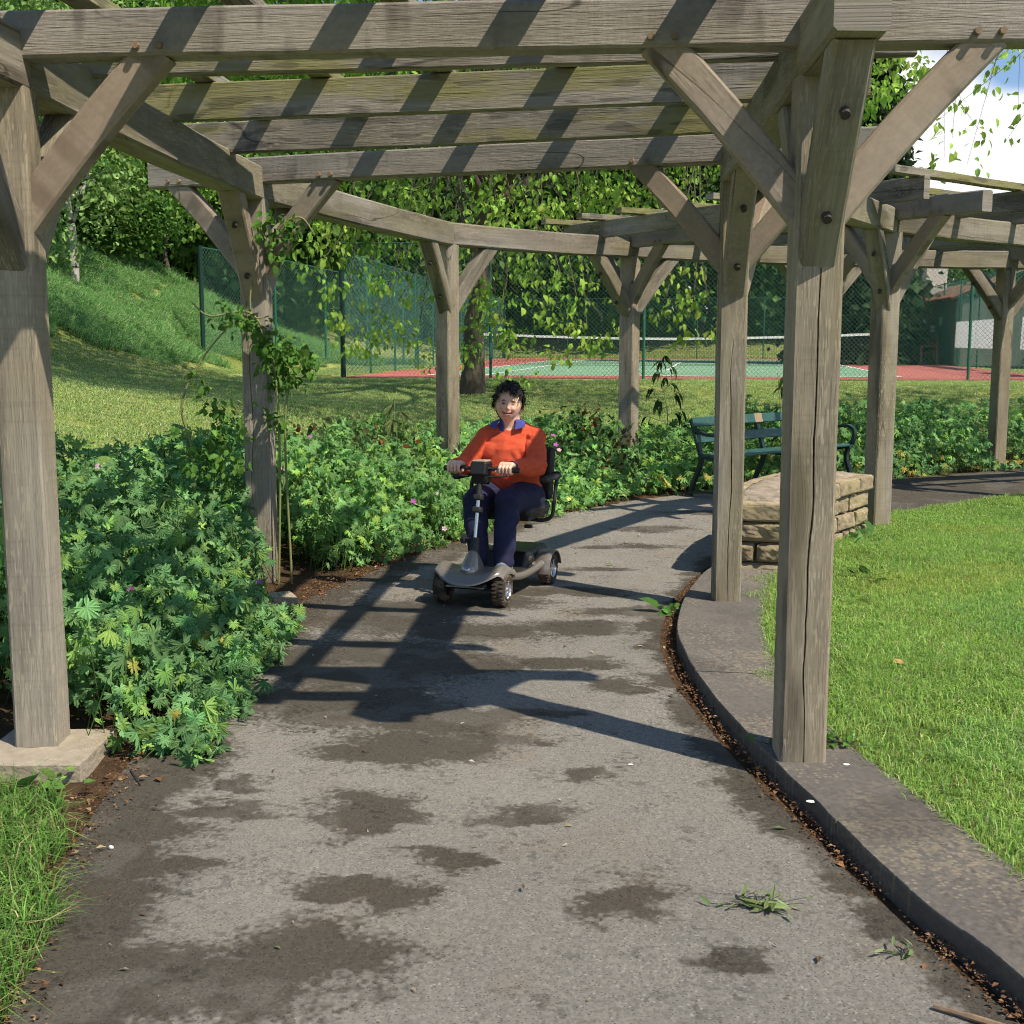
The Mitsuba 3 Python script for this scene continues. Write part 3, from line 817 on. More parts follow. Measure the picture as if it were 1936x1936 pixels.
scene['net_black'] = princ((0.012, 0.014, 0.016), 0.7)


def prism(p0, p1, r):
    """Many thin three-sided wires at once: p0, p1 (n, 3)."""
    t = unit(p1 - p0); ref = np.where(np.abs(t[:, 2:3]) < .9, [[0, 0, 1.0]], [[1.0, 0, 0]])
    s = unit(np.cross(t, ref)); b = np.cross(t, s); n = len(p0); vs = []
    for e in (p0, p1):
        for k in range(3):
            a = k * 2.0944; vs.append(e + r * (math.cos(a) * s + math.sin(a) * b))
    v = np.stack(vs, 1).reshape(-1, 3); o = (np.arange(n) * 6)[:, None]
    f = np.concatenate([o + [[0, 1, 4]], o + [[0, 4, 3]], o + [[1, 2, 5]], o + [[1, 5, 4]], o + [[2, 0, 3]], o + [[2, 3, 5]]])
    return v, f


# net
TN = 'tennis_net'
for s in (-1, 1):
    put('post', tube([court(6.4 * s, 0, 0), court(6.4 * s, 0, 1.09)], .045, 10), 'fence_green', TN, smooth=40)
aa = np.linspace(-6.4, 6.4, 33); sag = .914 + .156 * (np.abs(aa) / 6.4) ** 1.6
tape = np.concatenate([[court(a, 0, h + dz) + CDIR * y for a, h in zip(aa, sag)] for dz, y in ((.0, -.012), (.0, .012), (-.075, .012), (-.075, -.012))])
i = np.arange(32); tf = np.vstack([np.stack([k * 33 + i, k * 33 + i + 1, ((k + 1) % 4) * 33 + i + 1, ((k + 1) % 4) * 33 + i], 1) for k in range(4)])
put('white_tape', (tape, tf), 'white_paint', TN)
a2 = np.linspace(-6.35, 6.35, 230); s2 = .914 + .156 * (np.abs(a2) / 6.4) ** 1.6 - .075
P0 = [court(a, 0, .03) for a in a2]; P1 = [court(a, 0, h) for a, h in zip(a2, s2)]
for fz in np.linspace(.03, .97, 20):
    P0 += [court(a, 0, h * fz) for a, h in zip(aa[:-1], sag[:-1] - .075)]; P1 += [court(a, 0, h * fz) for a, h in zip(aa[1:], sag[1:] - .075)]
say(put('netting', prism(np.array(P0), np.array(P1), .0042), 'net_black', TN), kind='stuff')
say(TN, 'black tennis net with white top tape across the green court', 'net')


def chain_fence(name, pts, h, posts, label, pitch=.095, r=.0033, pr=.03, pbs='fence_green', rail=(1.0,), wire='fence_wire', clump=None):
    """Chain-link fence along pts (3D ground points); posts: arc positions."""
    pts = np.asarray(pts, float)
    s = np.concatenate([[0], np.cumsum(np.linalg.norm(np.diff(pts[:, :2], axis=0), axis=1))]); L = s[-1]

    def at(t):
        t = np.asarray(t, float); return np.stack([np.interp(t, s, pts[:, k]) for k in range(3)], -1)
    for i, t in enumerate(posts):
        p = at(t); rr = pr * (1.7 if i in (0, len(posts) - 1) else 1)
        put('post', tube([p - Z * .1, p + Z * (h + .04)], rr, 8), pbs if rr == pr else 'fence_dark', name, smooth=40)
    for k in rail:
        tt = np.linspace(0, L, max(2, int(L / 3)))
        put('rail', tube(at(tt) + Z * h * k, .016, 6), pbs, name, smooth=40)
    P0, P1 = [], []
    off = np.cross(unit(pts[-1] - pts[0]), Z) * .004
    for sg in (1, -1):
        st = np.arange(-h, L + h, pitch)
        a0, a1 = (st, st + h) if sg > 0 else (st + h, st)
        z0, z1 = np.zeros_like(a0), np.full_like(a0, h)
        def clip(a, za, b, zb):
            for lim, cond in ((0, a < 0), (L, a > L)):
                k = np.where(cond, (lim - a) / np.where(b == a, 1, b - a), 0); a, za = np.where(cond, lim, a), za + (zb - za) * k
            return a, za
        b0, y0 = clip(a0, z0, a1, z1); b1, y1 = clip(a1, z1, a0, z0)
        ok = np.abs(b1 - b0) > .02
        q0, q1 = at(b0[ok]), at(b1[ok]); q0[:, 2] += y0[ok]; q1[:, 2] += y1[ok]
        P0.append(q0 + off * sg); P1.append(q1 + off * sg)
    say(put('chain_link', prism(np.vstack(P0), np.vstack(P1), r), wire, name), kind='stuff')
    say(name, label, 'fence')


def gp(x, y):
    return V(x, y, float(ground_z(x, y)))


c0 = court(-8.95, -14.05); c1 = court(9.0, -14.05)
near_pts = [court(-7.05, -13.65, .1), court(-3.6, -13.8, .02)] + [court(a, -14.05) for a in np.linspace(-.2, 12, 5)]
chain_fence('wire_fence', near_pts, 2.9, [0.02, 3.45, 6.85, 10.2, 13.55, 16.3, 18.9], 'near green chain-link fence between the lawn and the tennis court', pr=.032)
side = [court(-7.1 - 1.5 * t, -13.6 + 30.8 * t, .1 * max(0, 1 - 3 * t)) for t in np.linspace(0, 1, 7)]
chain_fence('wire_fence_001', side, 2.75, [0.15, 3, 6, 9, 12, 15, 18, 21, 24, 27, 31], 'green chain-link side fence running back from the left court corner', pitch=.13, r=.0022, pr=.028)
far = [court(a, 17.25) for a in np.linspace(-8.55, 9, 4)]
chain_fence('wire_fence_002', far, 2.75, [0, 3, 6, 9, 12, 15, 17.5], 'far green chain-link fence at the back of the tennis court', pitch=.16, r=.003, pr=.03)
right = [court(9.02, b) for b in np.linspace(-14, 17.2, 6)]
chain_fence('wire_fence_003', right, 2.75, [0, 3, 6, 9, 12, 15, 18, 21, 24, 27, 31], 'green chain-link fence with a white banner on the right side of the court', pitch=.12, r=.0026, pr=.028)
bk = [gp(-7.88, 32), gp(-6.6, 35), gp(-5.3, 38.2), gp(-4.2, 41), gp(-3.2, 43.6)]
chain_fence('wire_fence_004', bk, 2.75, [0.0, 3.3, 6.0, 8.6, 11.2, 12.3], 'green wire fence with a thick dark end post at the foot of the grass bank', pitch=.12, r=.0026, pr=.035)

# banner, pavilion, bench beyond the court
scene['banner_white'] = {'type': 'principledthin', 'base_color': mikit.proc(lambda p, n, uv: MX((0.74, 0.78, 0.84), (0.84, 0.86, 0.9), FB(p.x * 2, p.y * 2, p.z * 2, 3))), 'roughness': .7, 'diff_trans': 1.1, 'spec_trans': 0.0}
for i, (b0, b1) in enumerate(((-5.2, 1.4), (-11.5, -7.6))):
    A_ = np.linspace(b0, b1, 24)
    v = np.vstack([[court(8.96 - .03 * math.sin(a * 2.2 + z), a, z) for a in A_] for z in np.linspace(.60, 1.42, 5)])
    v = np.vstack([v, v + CACR * .006])
    f = grid_faces(5, 24); v = v[:120]; rim = [[k, k + 1, k + 121, k + 120] for k in range(23)] + [[k + 96, k + 97, k + 217, k + 216] for k in range(23)]
    say(put('banner', (v, f), 'banner_white', smooth=30),
        ('plain white banner hung on the court side fence, left of the far pergola post', 'plain white banner on the court side fence at the right picture edge')[i], 'banner')
scene['board_grey'] = princ(mikit.proc(lambda p, n, uv: MX((0.075, 0.078, 0.07), (0.17, 0.168, 0.15), FB(p.x * 6, p.y * 6, p.z * 1.2, 4))), 0.8)
scene['terracotta'] = princ(mikit.proc(lambda p, n, uv: MX((0.16, 0.065, 0.04), (0.30, 0.13, 0.085), FB(p.x * 5, p.y * 5, p.z * 5, 3))), 0.8)
scene['render_white'] = princ((0.62, 0.60, 0.56), 0.8)
PV = 'pavilion'
PM = frame(court(9.15, 1.7), CDIR, -CACR, Z)      # local x away along the court side, y towards the court
for k in range(26):
    put('board', moved(rbox(.49, .03, 2.12 + .03 * (k % 2), .008, (.25 + k * .5, .02 * (k % 3), 1.07)), PM), 'board_grey', PV)
put('wall', moved(rbox(13.0, 3.8, 2.2, .01, (6.5, -1.95, 1.1)), PM), 'board_grey', PV)
for row in range(3):
    for k in range(26):
        R = np.eye(4); c, s = math.cos(.42), math.sin(.42); R[1:3, 1:3] = [[c, s], [-s, c]]; R[:3, 3] = (.2 + k * .5, .12 - row * .36, 2.27 + row * .16)
        pts = [(math.cos(a) * .25, math.sin(a) * .07) for a in np.linspace(math.pi, 0, 7)]
        pv = np.array([[x, y * 1.0, z] for y in (.2, -.2) for x, z in pts])
        put('roof_tile', moved((pv, grid_faces(2, 7)), PM @ R), 'terracotta', PV)
put('roof_underside', moved((V(-.2, .3, 2.14, 13.2, .3, 2.14, 13.2, -1.95, 3.1, -.2, -1.95, 3.1).reshape(4, 3), np.array([[0, 1, 2, 3]])), PM), 'terracotta', PV)
put('chimney', moved(rbox(.9, .8, 1.9, .02, (9.5, -.7, 2.95)), PM), 'render_white', PV)
put('chimney_cap', moved(rbox(1.02, .92, .12, .02, (9.5, -.7, 3.95)), PM), 'render_white', PV)
for x, z, w, h in ((6.6, 1.42, .5, .40), (4.7, 1.28, 1.0, .28), (3.1, 1.5, .7, .30)):
    put('notice', moved(rbox(w, .008, h, .003, (x, .075, z)), PM), 'white_paint', PV)
say(PV, 'grey boarded pavilion with terracotta tiled roof and white chimney beyond the court', 'pavilion')
wb = 'wooden_bench'
WM = frame(court(8.1, 3.9), -CDIR, CACR, Z)
for x in (0, 1.45):
    for y, h in ((0, .62), (.5, .88)):
        put('leg', moved(rbox(.08, .07, h, .008, (x, y, h / 2)), WM), 'brown_wood', wb)
    put('armrest', moved(rbox(.09, .58, .05, .008, (x, .24, .64)), WM), 'brown_wood', wb)
for y in (.06, .17, .28, .39):
    put('slat', moved(rbox(1.52, .085, .04, .006, (.725, y, .42)), WM), 'brown_wood', wb)
for z in (.55, .68, .82):
    put('back_slat', moved(rbox(1.4, .03, .1, .006, (.725, .5, z)), WM), 'brown_wood', wb)
say(wb, 'brown wooden bench with armrests in front of the pavilion', 'bench')
# ------------------------------------------------------------------ foliage templates
def leaf_ovate(n=1, fold=.12, droop=.15, w=.36):
    """Folded leaf along +y, unit length, up +z."""
    ys = [0, .3, .68, 1.0]; ws = [0.02, w * .9, w * .75, 0.0]
    v = [[0, 0, 0]]
    for y, x in zip(ys[1:3], ws[1:3]):
        z = -droop * y * y
        v += [[-x, y, z + fold * x * 2], [0, y, z], [x, y, z + fold * x * 2]]
    v += [[0, 1, -droop * 1.2]]
    f = [[0, 2, 1], [0, 3, 2], [1, 2, 5], [1, 5, 4], [2, 3, 6], [2, 6, 5], [4, 5, 7], [5, 6, 7]]
    return np.array(v, float), np.array(f)


def leaf_quad(fold=.2, w=.38):
    v = np.array([[0, 0, 0], [-w, .5, fold * w], [0, .5, 0], [w, .5, fold * w], [0, 1, -.15]])
    return v, np.array([[0, 2, 1], [0, 3, 2], [1, 2, 4], [2, 3, 4]])


def leaf_palmate(lobes=7, teeth=True, curl=-.22, fold=.10, squeeze=1.0):
    """Lobed cranesbill leaf, petiole at the origin, unit radius, spreading around +y, up +z; lobes folded along their ribs."""
    out = []
    span = math.radians(300)
    for i in range(lobes):
        a = -span / 2 + span * (i + .5) / lobes; da = span / lobes
        L = 1.0 - .22 * abs(i - (lobes - 1) / 2) / (lobes / 2)
        if i == 0: out.append((a - da / 2, .28, 0))
        if teeth:
            out += [(a - da * .36, L * .66, -1), (a - da * .25, L * .80, -1), (a - da * .15, L * .76, -.6), (a - da * .08, L * .97, -.4), (a, L * .93, .8), (a + da * .08, L, -.4), (a + da * .15, L * .77, -.6), (a + da * .25, L * .82, -1), (a + da * .36, L * .66, -1)]
        else:
            out += [(a - da * .27, L * .78, -1), (a, L, .6), (a + da * .27, L * .78, -1)]
        out.append((a + da / 2, .40 if i < lobes - 1 else .28, -1.2))
    v = [[0, 0, .04]]
    for a, r, q in out:
        v.append([math.sin(a) * r * squeeze, math.cos(a) * r, curl * r * r + fold * r * q])
    k = len(out)
    return np.array(v), np.array([[0, i + 1, i] for i in range(1, k)])


def rand_unit(rng, n):
    return unit(rng.normal(size=(n, 3)))


def tint(rng, n, base, var=.25, hue=.12):
    c = np.asarray(base, float) * np.exp(rng.normal(0, var, (n, 1)))
    return c * (1 + rng.normal(0, hue, (n, 1)) * [[1.0, .25, .3]])


# ------------------------------------------------------------------ cranesbill beds
def arc_param(c):
    s = np.concatenate([[0], np.cumsum(np.linalg.norm(np.diff(c, axis=0), axis=1))]); return s


_le, _oe = resample(LEFT_EDGE, 600), resample(OUTER, 600)


def bed_xy(s, t):
    """Plan position: s in 0..1 along the bed, t 0 at the path edge, 1 at the lawn."""
    i = np.clip(s, 0, 1) * 599
    a = np.stack([np.interp(i, np.arange(600), _le[:, k]) for k in (0, 1)], -1); b = np.stack([np.interp(i, np.arange(600), _oe[:, k]) for k in (0, 1)], -1)
    return a + (b - a) * t[..., None], unit(b - a)


def bed_s(x, y):
    return float(np.argmin(np.hypot(_le[:, 0] - x, _le[:, 1] - y)) / 599)


posts_xy = np.array([A, B, C, Dp, I, H])


def bed_height(xy, t, hmax, seed):
    clump = nfbm(np.concatenate([xy * 1.5, xy[..., :1] * 0 + seed], -1), 3, 3)
    fine = nfbm(np.concatenate([xy * 5, xy[..., :1] * 0 + seed], -1), 2, 7)
    prof = np.clip((t + .10 + .35 * (fine - .5)) / .55, 0, 1) ** .75 * np.clip((1.12 - t) / .25, 0, 1) ** .5
    return hmax * prof * (.48 + .85 * clump) + .10 * (fine - .5)


def bed(name, s0, s1, n, hmax, size, seed, label, group=None, t0=-.04, t1=1.05, teeth=True, keep=None, base=(.18, .36, .15), yellow=.02, edge_noise=.14):
    rng = np.random.default_rng(seed)
    s = rng.uniform(s0, s1, n); t = rng.uniform(t0, t1, n)
    xy, outw = bed_xy(s, t)
    en = nfbm(np.concatenate([xy * 2.2, xy[:, :1] * 0 + 4.4], -1), 3, 2) - .5
    tt = t + en * edge_noise * 2
    ok = (tt > t0 + .02) & (np.min(np.linalg.norm(xy[:, None] - posts_xy[None], axis=-1) - [0, 0, 0, 0, 0, .2], axis=1) > .13)
    if keep is not None: ok &= keep(xy)
    s, t, xy, outw = s[ok], tt[ok], xy[ok], outw[ok]; n = len(s)
    e = .03
    h = bed_height(xy, t, hmax, seed)
    hx = (bed_height(xy + [e, 0], t + e * outw[:, 0] / 1.6, hmax, seed) - h) / e; hy = (bed_height(xy + [0, e], t + e * outw[:, 1] / 1.6, hmax, seed) - h) / e
    nrm = unit(np.stack([-hx * .6, -hy * .6, np.ones(n)], -1))
    dep = rng.uniform(0, 1, n) ** 1.35
    z = np.maximum(h * (1 - .88 * dep), .02) + rng.normal(0, .025, n) + .02
    pos = np.concatenate([xy + rng.normal(0, .03, (n, 2)), z[:, None]], 1)
    down = unit(np.stack([-hx * nrm[:, 2], -hy * nrm[:, 2], -(hx ** 2 + hy ** 2) * .3 - .15], -1) + rng.normal(0, .8, (n, 3)))
    nn = unit(nrm + rng.normal(0, .5, (n, 3)) + [0.12, -.2, .1])
    R = frames(down, nn)
    sc = size * np.clip(np.exp(rng.normal(0, .28, n)), .5, 1.45) * (1 - .25 * dep)
    pos = pos - R[:, :, 1] * sc[:, None] * .3
    patch = nfbm(np.concatenate([xy * .9, xy[:, :1] * 0 + 8.8], -1), 2, 5)[:, None]
    col = tint(rng, n, base, .24, .09) * (.7 + .6 * patch)
    young = rng.random(n) < .22
    col[young] = col[young] * [1.55, 1.35, .9]
    yel = (rng.random(n) < yellow * (1 + 2 * (t < .1))) & (z < .3)
    col[yel] = tint(rng, yel.sum(), (.58, .52, .14), .2)
    ms = []
    for q, (cu, fo, sq) in enumerate(((-.18, .10, 1.0), (-.5, .15, .85), (.12, .12, .9), (-.75, .10, 1.0))):
        tv, tf = leaf_palmate(7, teeth, cu, fo, sq); w_ = np.arange(n) % 4 == q
        ms.append(scatter(tv, tf, pos[w_], R[w_], sc[w_], col[w_]))
    main = merge(*ms)
    # stems
    k = min(n // 5, 1500); j = rng.choice(n, k, replace=False)
    p1 = pos[j]; p0 = p1.copy(); p0[:, :2] += rng.normal(0, .07, (k, 2)); p0[:, 2] = .01
    sv, sf = prism(p0, p1, .0022)
    v, f, c = merge(main, (sv, sf, np.repeat(tint(rng, k, (.10, .16, .05), .2), 6, 0)))
    put(name, (v, f), 'leaf', color=c)
    k = [q for q in scene if q == name or q.startswith(name + '_')][-1]
    return say(k, label, 'plants', group, 'stuff')


near_b = lambda xy: xy[:, 0] < np.interp(xy[:, 1], LEFT_EDGE[:, 1], LEFT_EDGE[:, 0]) - np.clip(.13 * (9.0 - xy[:, 1]), -.3, .3)
sA, sB, sC, sD, sI, sH = [bed_s(*q) for q in [(-1.42, 4.62), (-1.15, 7.75), (-.2, 10.0), (1.5, 12.35), (3.3, 13.5), (5.6, 14.7)]]
pad_ok = lambda xy: ~((xy[:, 0] > -1.98) & (xy[:, 0] < -1.47) & (xy[:, 1] > 4.1) & (xy[:, 1] < 4.64))
bench_xy = np.array([[2.12, 12.02], [2.12, 12.02] + bd * BL])


def off_bench(xy):
    d = xy - bench_xy[0]; a = d @ bd; b = d @ bn
    return ~((a > -.1) & (a < BL + .1) & (b > -.62) & (b < 1.0))


bed('geranium_bed', sA - .05, sB + .005, 12500, .90, .050, 21, 'dense dark green cranesbill leaves between the two left posts', keep=lambda xy: pad_ok(xy) & (xy[:, 1] > 4.50 - .45 * (xy[:, 0] + 1.4)) & ~((xy[:, 1] > 6.85) & (xy[:, 0] > -.205 * xy[:, 1] + .0)) & ~((xy[:, 1] > 6.2) & (xy[:, 0] > -.178 * xy[:, 1])), yellow=.006, t0=-.20)
bed('geranium_bed_001', sB + .005, sC, 8200, .86, .048, 22, 'bright green cranesbill bank behind the scooter, left of its rider', keep=near_b, yellow=.012, base=(.215, .41, .15))
bed('geranium_bed_002', sC, sD - .004, 5200, .70, .052, 23, 'bright green cranesbill leaves to the right of the rider', yellow=.015, teeth=False, base=(.22, .43, .15))
bed('geranium_bed_003', sD - .004, sI, 4600, .66, .052, 24, 'low green plants around and behind the green bench', keep=off_bench, teeth=False, yellow=.03, base=(.19, .38, .13))
bed('geranium_bed_004', sI, sH + .004, 5200, .78, .055, 25, 'leafy green plants along the far bend of the path', teeth=False, yellow=.03, base=(.19, .38, .15))
bed('geranium_bed_005', sH + .004, sH + .16, 3600, .72, .055, 26, 'leafy green plants past the far right post', teeth=False, yellow=.03, base=(.18, .38, .15))

# flowers
scene['petal'] = LEAF(.6, .6)


def flower(p, r, col, parent, rng):
    out = Soup(); up = unit(V(.2, -.6, .8) + rng.normal(0, .3, 3)); x = unit(np.cross(up, V(.3, .8, .1))); y = np.cross(up, x)
    for k in range(5):
        a = k * 1.2566 + rng.uniform(-.1, .1); d = math.cos(a) * x + math.sin(a) * y; q = np.cross(up, d)
        v = np.array([p, p + r * (.6 * d + .38 * q + .12 * up), p + r * (1.0 * d + .22 * q + .18 * up), p + r * (1.0 * d - .22 * q + .18 * up), p + r * (.6 * d - .38 * q + .12 * up)])
        out.add(v, np.array([[0, 1, 2], [0, 2, 3], [0, 3, 4]]), c=np.array(col) * rng.uniform(.85, 1.15))
    st = p - Z * r * 5 + V(*rng.normal(0, r, 2), 0)
    sv, sf = prism(np.array([st]), np.array([p]), .0016); out.add(sv, sf, c=(.1, .17, .05))
    out.put('flower', 'petal', parent)


rng = np.random.default_rng(8)
for b, px, py, y, col in (('geranium_bed', 248, 1116, 5.75, 0), ('geranium_bed', 490, 1100, 6.6, 0), ('geranium_bed', 186, 882, 7.2, 1), ('geranium_bed', 200, 878, 7.3, 1), ('geranium_bed', 143, 905, 6.9, 0),
                          ('geranium_bed_001', 730, 945, 9.05, 0), ('geranium_bed_001', 782, 948, 9.2, 0), ('geranium_bed_001', 824, 933, 9.5, 1), ('geranium_bed_001', 685, 874, 9.4, 0), ('geranium_bed_001', 535, 887, 9.0, 1),
                          ('geranium_bed_002', 1046, 823, 11.3, 0), ('geranium_bed_002', 1051, 841, 11.2, 0), ('geranium_bed_002', 1057, 851, 11.2, 1), ('geranium_bed_003', 1221, 908, 12.5, 0), ('geranium_bed_003', 1465, 853, 13.6, 0), ('geranium_bed_004', 1593, 806, 14.6, 0),
                          ('geranium_bed_001', 588, 826, 9.9, 0), ('geranium_bed_001', 840, 1000, 9.3, 1)):
    flower(D(px, py, y), .016 + .0007 * y, ((.50, .13, .50), (.66, .45, .58))[col], b, rng)

# ------------------------------------------------------------------ grass
def blade_patch(n, size, hgt, wid, rng, cols, lean=.5, kinds=None):
    """Blades rooted in a square patch centred on the origin: three-triangle bent strips."""
    x = rng.uniform(-size / 2, size / 2, (n, 2)); h = hgt * np.exp(rng.normal(0, .3, n)); w = wid * rng.uniform(.6, 1.25, n)
    a = rng.uniform(0, 2 * np.pi, n); l = lean * rng.uniform(.1, 1.3, n)
    d = np.stack([np.cos(a), np.sin(a), a * 0], 1); side = np.stack([-np.sin(a), np.cos(a), a * 0], 1)
    tw = rng.normal(0, .6, n)[:, None]; side = side * np.cos(tw) + d * np.sin(tw)
    b = np.concatenate([x, np.zeros((n, 1))], 1)
    m = b + d * (h * l * .35)[:, None] + Z * (h * .6)[:, None]; t = b + d * (h * l * 1.1)[:, None] + Z * (h * (1 - .35 * l))[:, None]
    v = np.stack([b - side * w[:, None] / 2, b + side * w[:, None] / 2, m - side * w[:, None] * .42, m + side * w[:, None] * .42, t], 1).reshape(-1, 3)
    o = (np.arange(n) * 5)[:, None, None]; f = (np.array([[0, 1, 3], [0, 3, 2], [2, 3, 4]])[None] + o).reshape(-1, 3)
    p = np.array([k[0] for k in cols]); c = np.array([k[1] for k in cols])[rng.choice(len(cols), n, p=p / p.sum())] * np.exp(rng.normal(0, .22, (n, 1)))
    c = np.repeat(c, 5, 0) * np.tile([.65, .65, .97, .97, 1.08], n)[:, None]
    return v, f, np.clip(c, .004, .9)


def group(name, v, f, c, bs='blade'):
    scene[name] = {'type': 'shapegroup', 'blades': mikit.ply((v, f), bs, color=c)}


def inst(name, grp, M):
    _used[name + '__'] = i = _used.get(name + '__', 0) + 1
    k = f'{name}__{i:03d}'
    scene[k] = {'type': 'instance', 'group': {'type': 'ref', 'id': grp}, 'to_world': T(np.asarray(M, float).tolist())}
    return k


def rotz(a, s=1.0):
    M = np.eye(4); M[:2, :2] = [[math.cos(a), -math.sin(a)], [math.sin(a), math.cos(a)]]; M[:3, :3] *= s; return M


def on_slope(x, y, a, s=1.0, zf=ground_z):
    e = .4; z = float(zf(x, y)); gx_ = (float(zf(x + e, y)) - z) / e; gy_ = (float(zf(x, y + e)) - z) / e
    n = unit(V(-gx_, -gy_, 1)); xx = unit(V(1, 0, gx_)); yy = np.cross(n, xx)
    M = np.eye(4); M[:3, 0], M[:3, 1], M[:3, 2], M[:3, 3] = xx, yy, n, (x, y, z)
    return M @ rotz(a, s)


rng = np.random.default_rng(31)
LUSH = [(6, (.30, .52, .11)), (3, (.40, .60, .15)), (1.2, (.52, .62, .24)), (.35, (.62, .57, .34)), (1.5, (.20, .38, .09)), (1.2, (.34, .54, .22))]
for k, tn in enumerate(((.80, .84, .8), (.92, .92, .9), (1, 1, 1), (1.1, 1.05, 1.05), (1.22, 1.0, 1.0), (.95, 1, 1.1))):
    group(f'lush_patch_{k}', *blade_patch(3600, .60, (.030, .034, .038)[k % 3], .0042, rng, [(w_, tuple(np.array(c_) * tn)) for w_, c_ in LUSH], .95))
pts = []
for x in np.arange(.9, 8.5, .46):
    for y in np.arange(1.2, 14.6, .46):
        q = V(x + rng.uniform(-.1, .1), y + rng.uniform(-.1, .1))
        if lawn_poly.contains(shapely.Point(*q).buffer(.21)) and abs(q[0]) < .5 * q[1] + 1.0: pts.append(q)
bnd = np.array(lawn_poly.exterior.coords)
for q in pts:
    inst('lawn_grass', f'lush_patch_{int(np.clip((nfbm(V(q[0] * .9, q[1] * .7, 3.3), 3, 2) - .5) * 11 + 2.5 + rng.normal(0, .7), 0, 5.9))}', on_slope(q[0], q[1], rng.uniform(0, 6.28), 1.0, inner_z))
# edges of the lawn, filled blade by blade
en = resample(LAWN_IN, 700); en = en[(en[:, 1] > .9) & (en[:, 0] < 9)]
idx = rng.integers(0, len(en), 60000)
tang = unit(np.gradient(en, axis=0)); nin = np.stack([tang[:, 1], -tang[:, 0]], 1)
bp = en[idx] + nin[idx] * (rng.exponential(.19, len(idx)) - .012)[:, None] + rng.normal(0, .012, (len(idx), 2))
ok = ~shapely.contains_xy(Polygon(np.vstack([WL, WR[::-1]])), bp[:, 0], bp[:, 1]); bp = bp[ok]
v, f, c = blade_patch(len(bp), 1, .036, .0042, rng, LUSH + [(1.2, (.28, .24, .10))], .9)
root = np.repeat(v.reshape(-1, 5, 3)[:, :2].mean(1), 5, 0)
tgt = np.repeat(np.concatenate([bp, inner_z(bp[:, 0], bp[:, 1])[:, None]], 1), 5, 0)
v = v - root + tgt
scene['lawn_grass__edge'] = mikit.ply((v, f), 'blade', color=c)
say('lawn_grass', 'short bright green grass on the lawn right of the kerb', 'grass', kind='stuff')

# back lawn: short, dry in places
MOWN = [(4, (.35, .54, .17)), (3, (.45, .62, .21)), (2.0, (.58, .62, .33)), (.8, (.68, .64, .40)), (1.0, (.24, .40, .13))]
for k in range(3):
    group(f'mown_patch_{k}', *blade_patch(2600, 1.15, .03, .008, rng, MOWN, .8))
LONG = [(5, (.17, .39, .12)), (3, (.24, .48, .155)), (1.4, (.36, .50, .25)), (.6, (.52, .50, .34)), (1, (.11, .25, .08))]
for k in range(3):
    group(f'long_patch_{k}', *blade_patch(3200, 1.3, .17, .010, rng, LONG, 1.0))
bank_edge = lambda x, y: x < np.interp(y, [5, 14, 22.5, 26, 32, 36, 44, 60], [-9.5, -8.7, -8.0, -7.95, -7.75, -6.0, -3.6, -1.5])
nm = nl = 0
for x in np.arange(-19, 14, 1.0):
    for y in np.arange(5, 46, 1.0):
        q = V(x + rng.uniform(-.2, .2), y + rng.uniform(-.2, .2))
        if abs(q[0]) > .47 * q[1] + 1.5 or flat_poly.contains(shapely.Point(*q).buffer(.35)): continue
        a, b = court_uv(*q)
        if b > -14.5 - (a < -6.5) * .3 and a > -7.4 and not bank_edge(*q): continue
        if bank_edge(*q):
            M = on_slope(q[0], q[1], rng.uniform(0, 6.28), rng.uniform(.75, 1.25)); M[:3, 2] *= 1.0
            inst('long_grass', f'long_patch_{rng.integers(3)}', M); nl += 1
        elif q[1] < 46:
            inst('mown_grass', f'mown_patch_{rng.integers(3)}', on_slope(q[0], q[1], rng.uniform(0, 6.28)))
say('mown_grass', 'mown, partly dry lawn between the flower beds and the tennis court', 'grass', kind='stuff')
# left verge by the camera, long soft blades
VERGE = [(5, (.17, .36, .08)), (3, (.24, .44, .11)), (1, (.36, .42, .17)), (.6, (.50, .43, .24)), (1.5, (.10, .22, .05))]
n = 24000
q = np.stack([rng.uniform(-2.5, -1.16, n), rng.uniform(1.6, 4.25, n)], 1)
ed = np.interp(q[:, 1], LEFT_EDGE[:, 1], LEFT_EDGE[:, 0]) + .02 + .20 * (nfbm(np.concatenate([q * 3.5, q[:, :1] * 0], 1), 3, 4) - .5) - .35 * np.clip((q[:, 1] - 3.75) / .45, 0, 1) - .0
ok = (q[:, 0] < ed) & pad_ok(np.c_[q[:, 0], q[:, 1] + .0]); q = q[ok]; n = len(q)
v, f, c = blade_patch(n, 1, .082, .0048, rng, VERGE, 1.25)
root = np.repeat(v.reshape(-1, 5, 3)[:, :2].mean(1), 5, 0)
v = v - root + np.repeat(np.concatenate([q, np.full((n, 1), .005)], 1), 5, 0)
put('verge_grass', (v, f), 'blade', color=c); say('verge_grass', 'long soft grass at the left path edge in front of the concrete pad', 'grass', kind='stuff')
# bank long grass beyond, one object
say('long_grass', 'long uncut grass on the bank at the left', 'grass', kind='stuff')

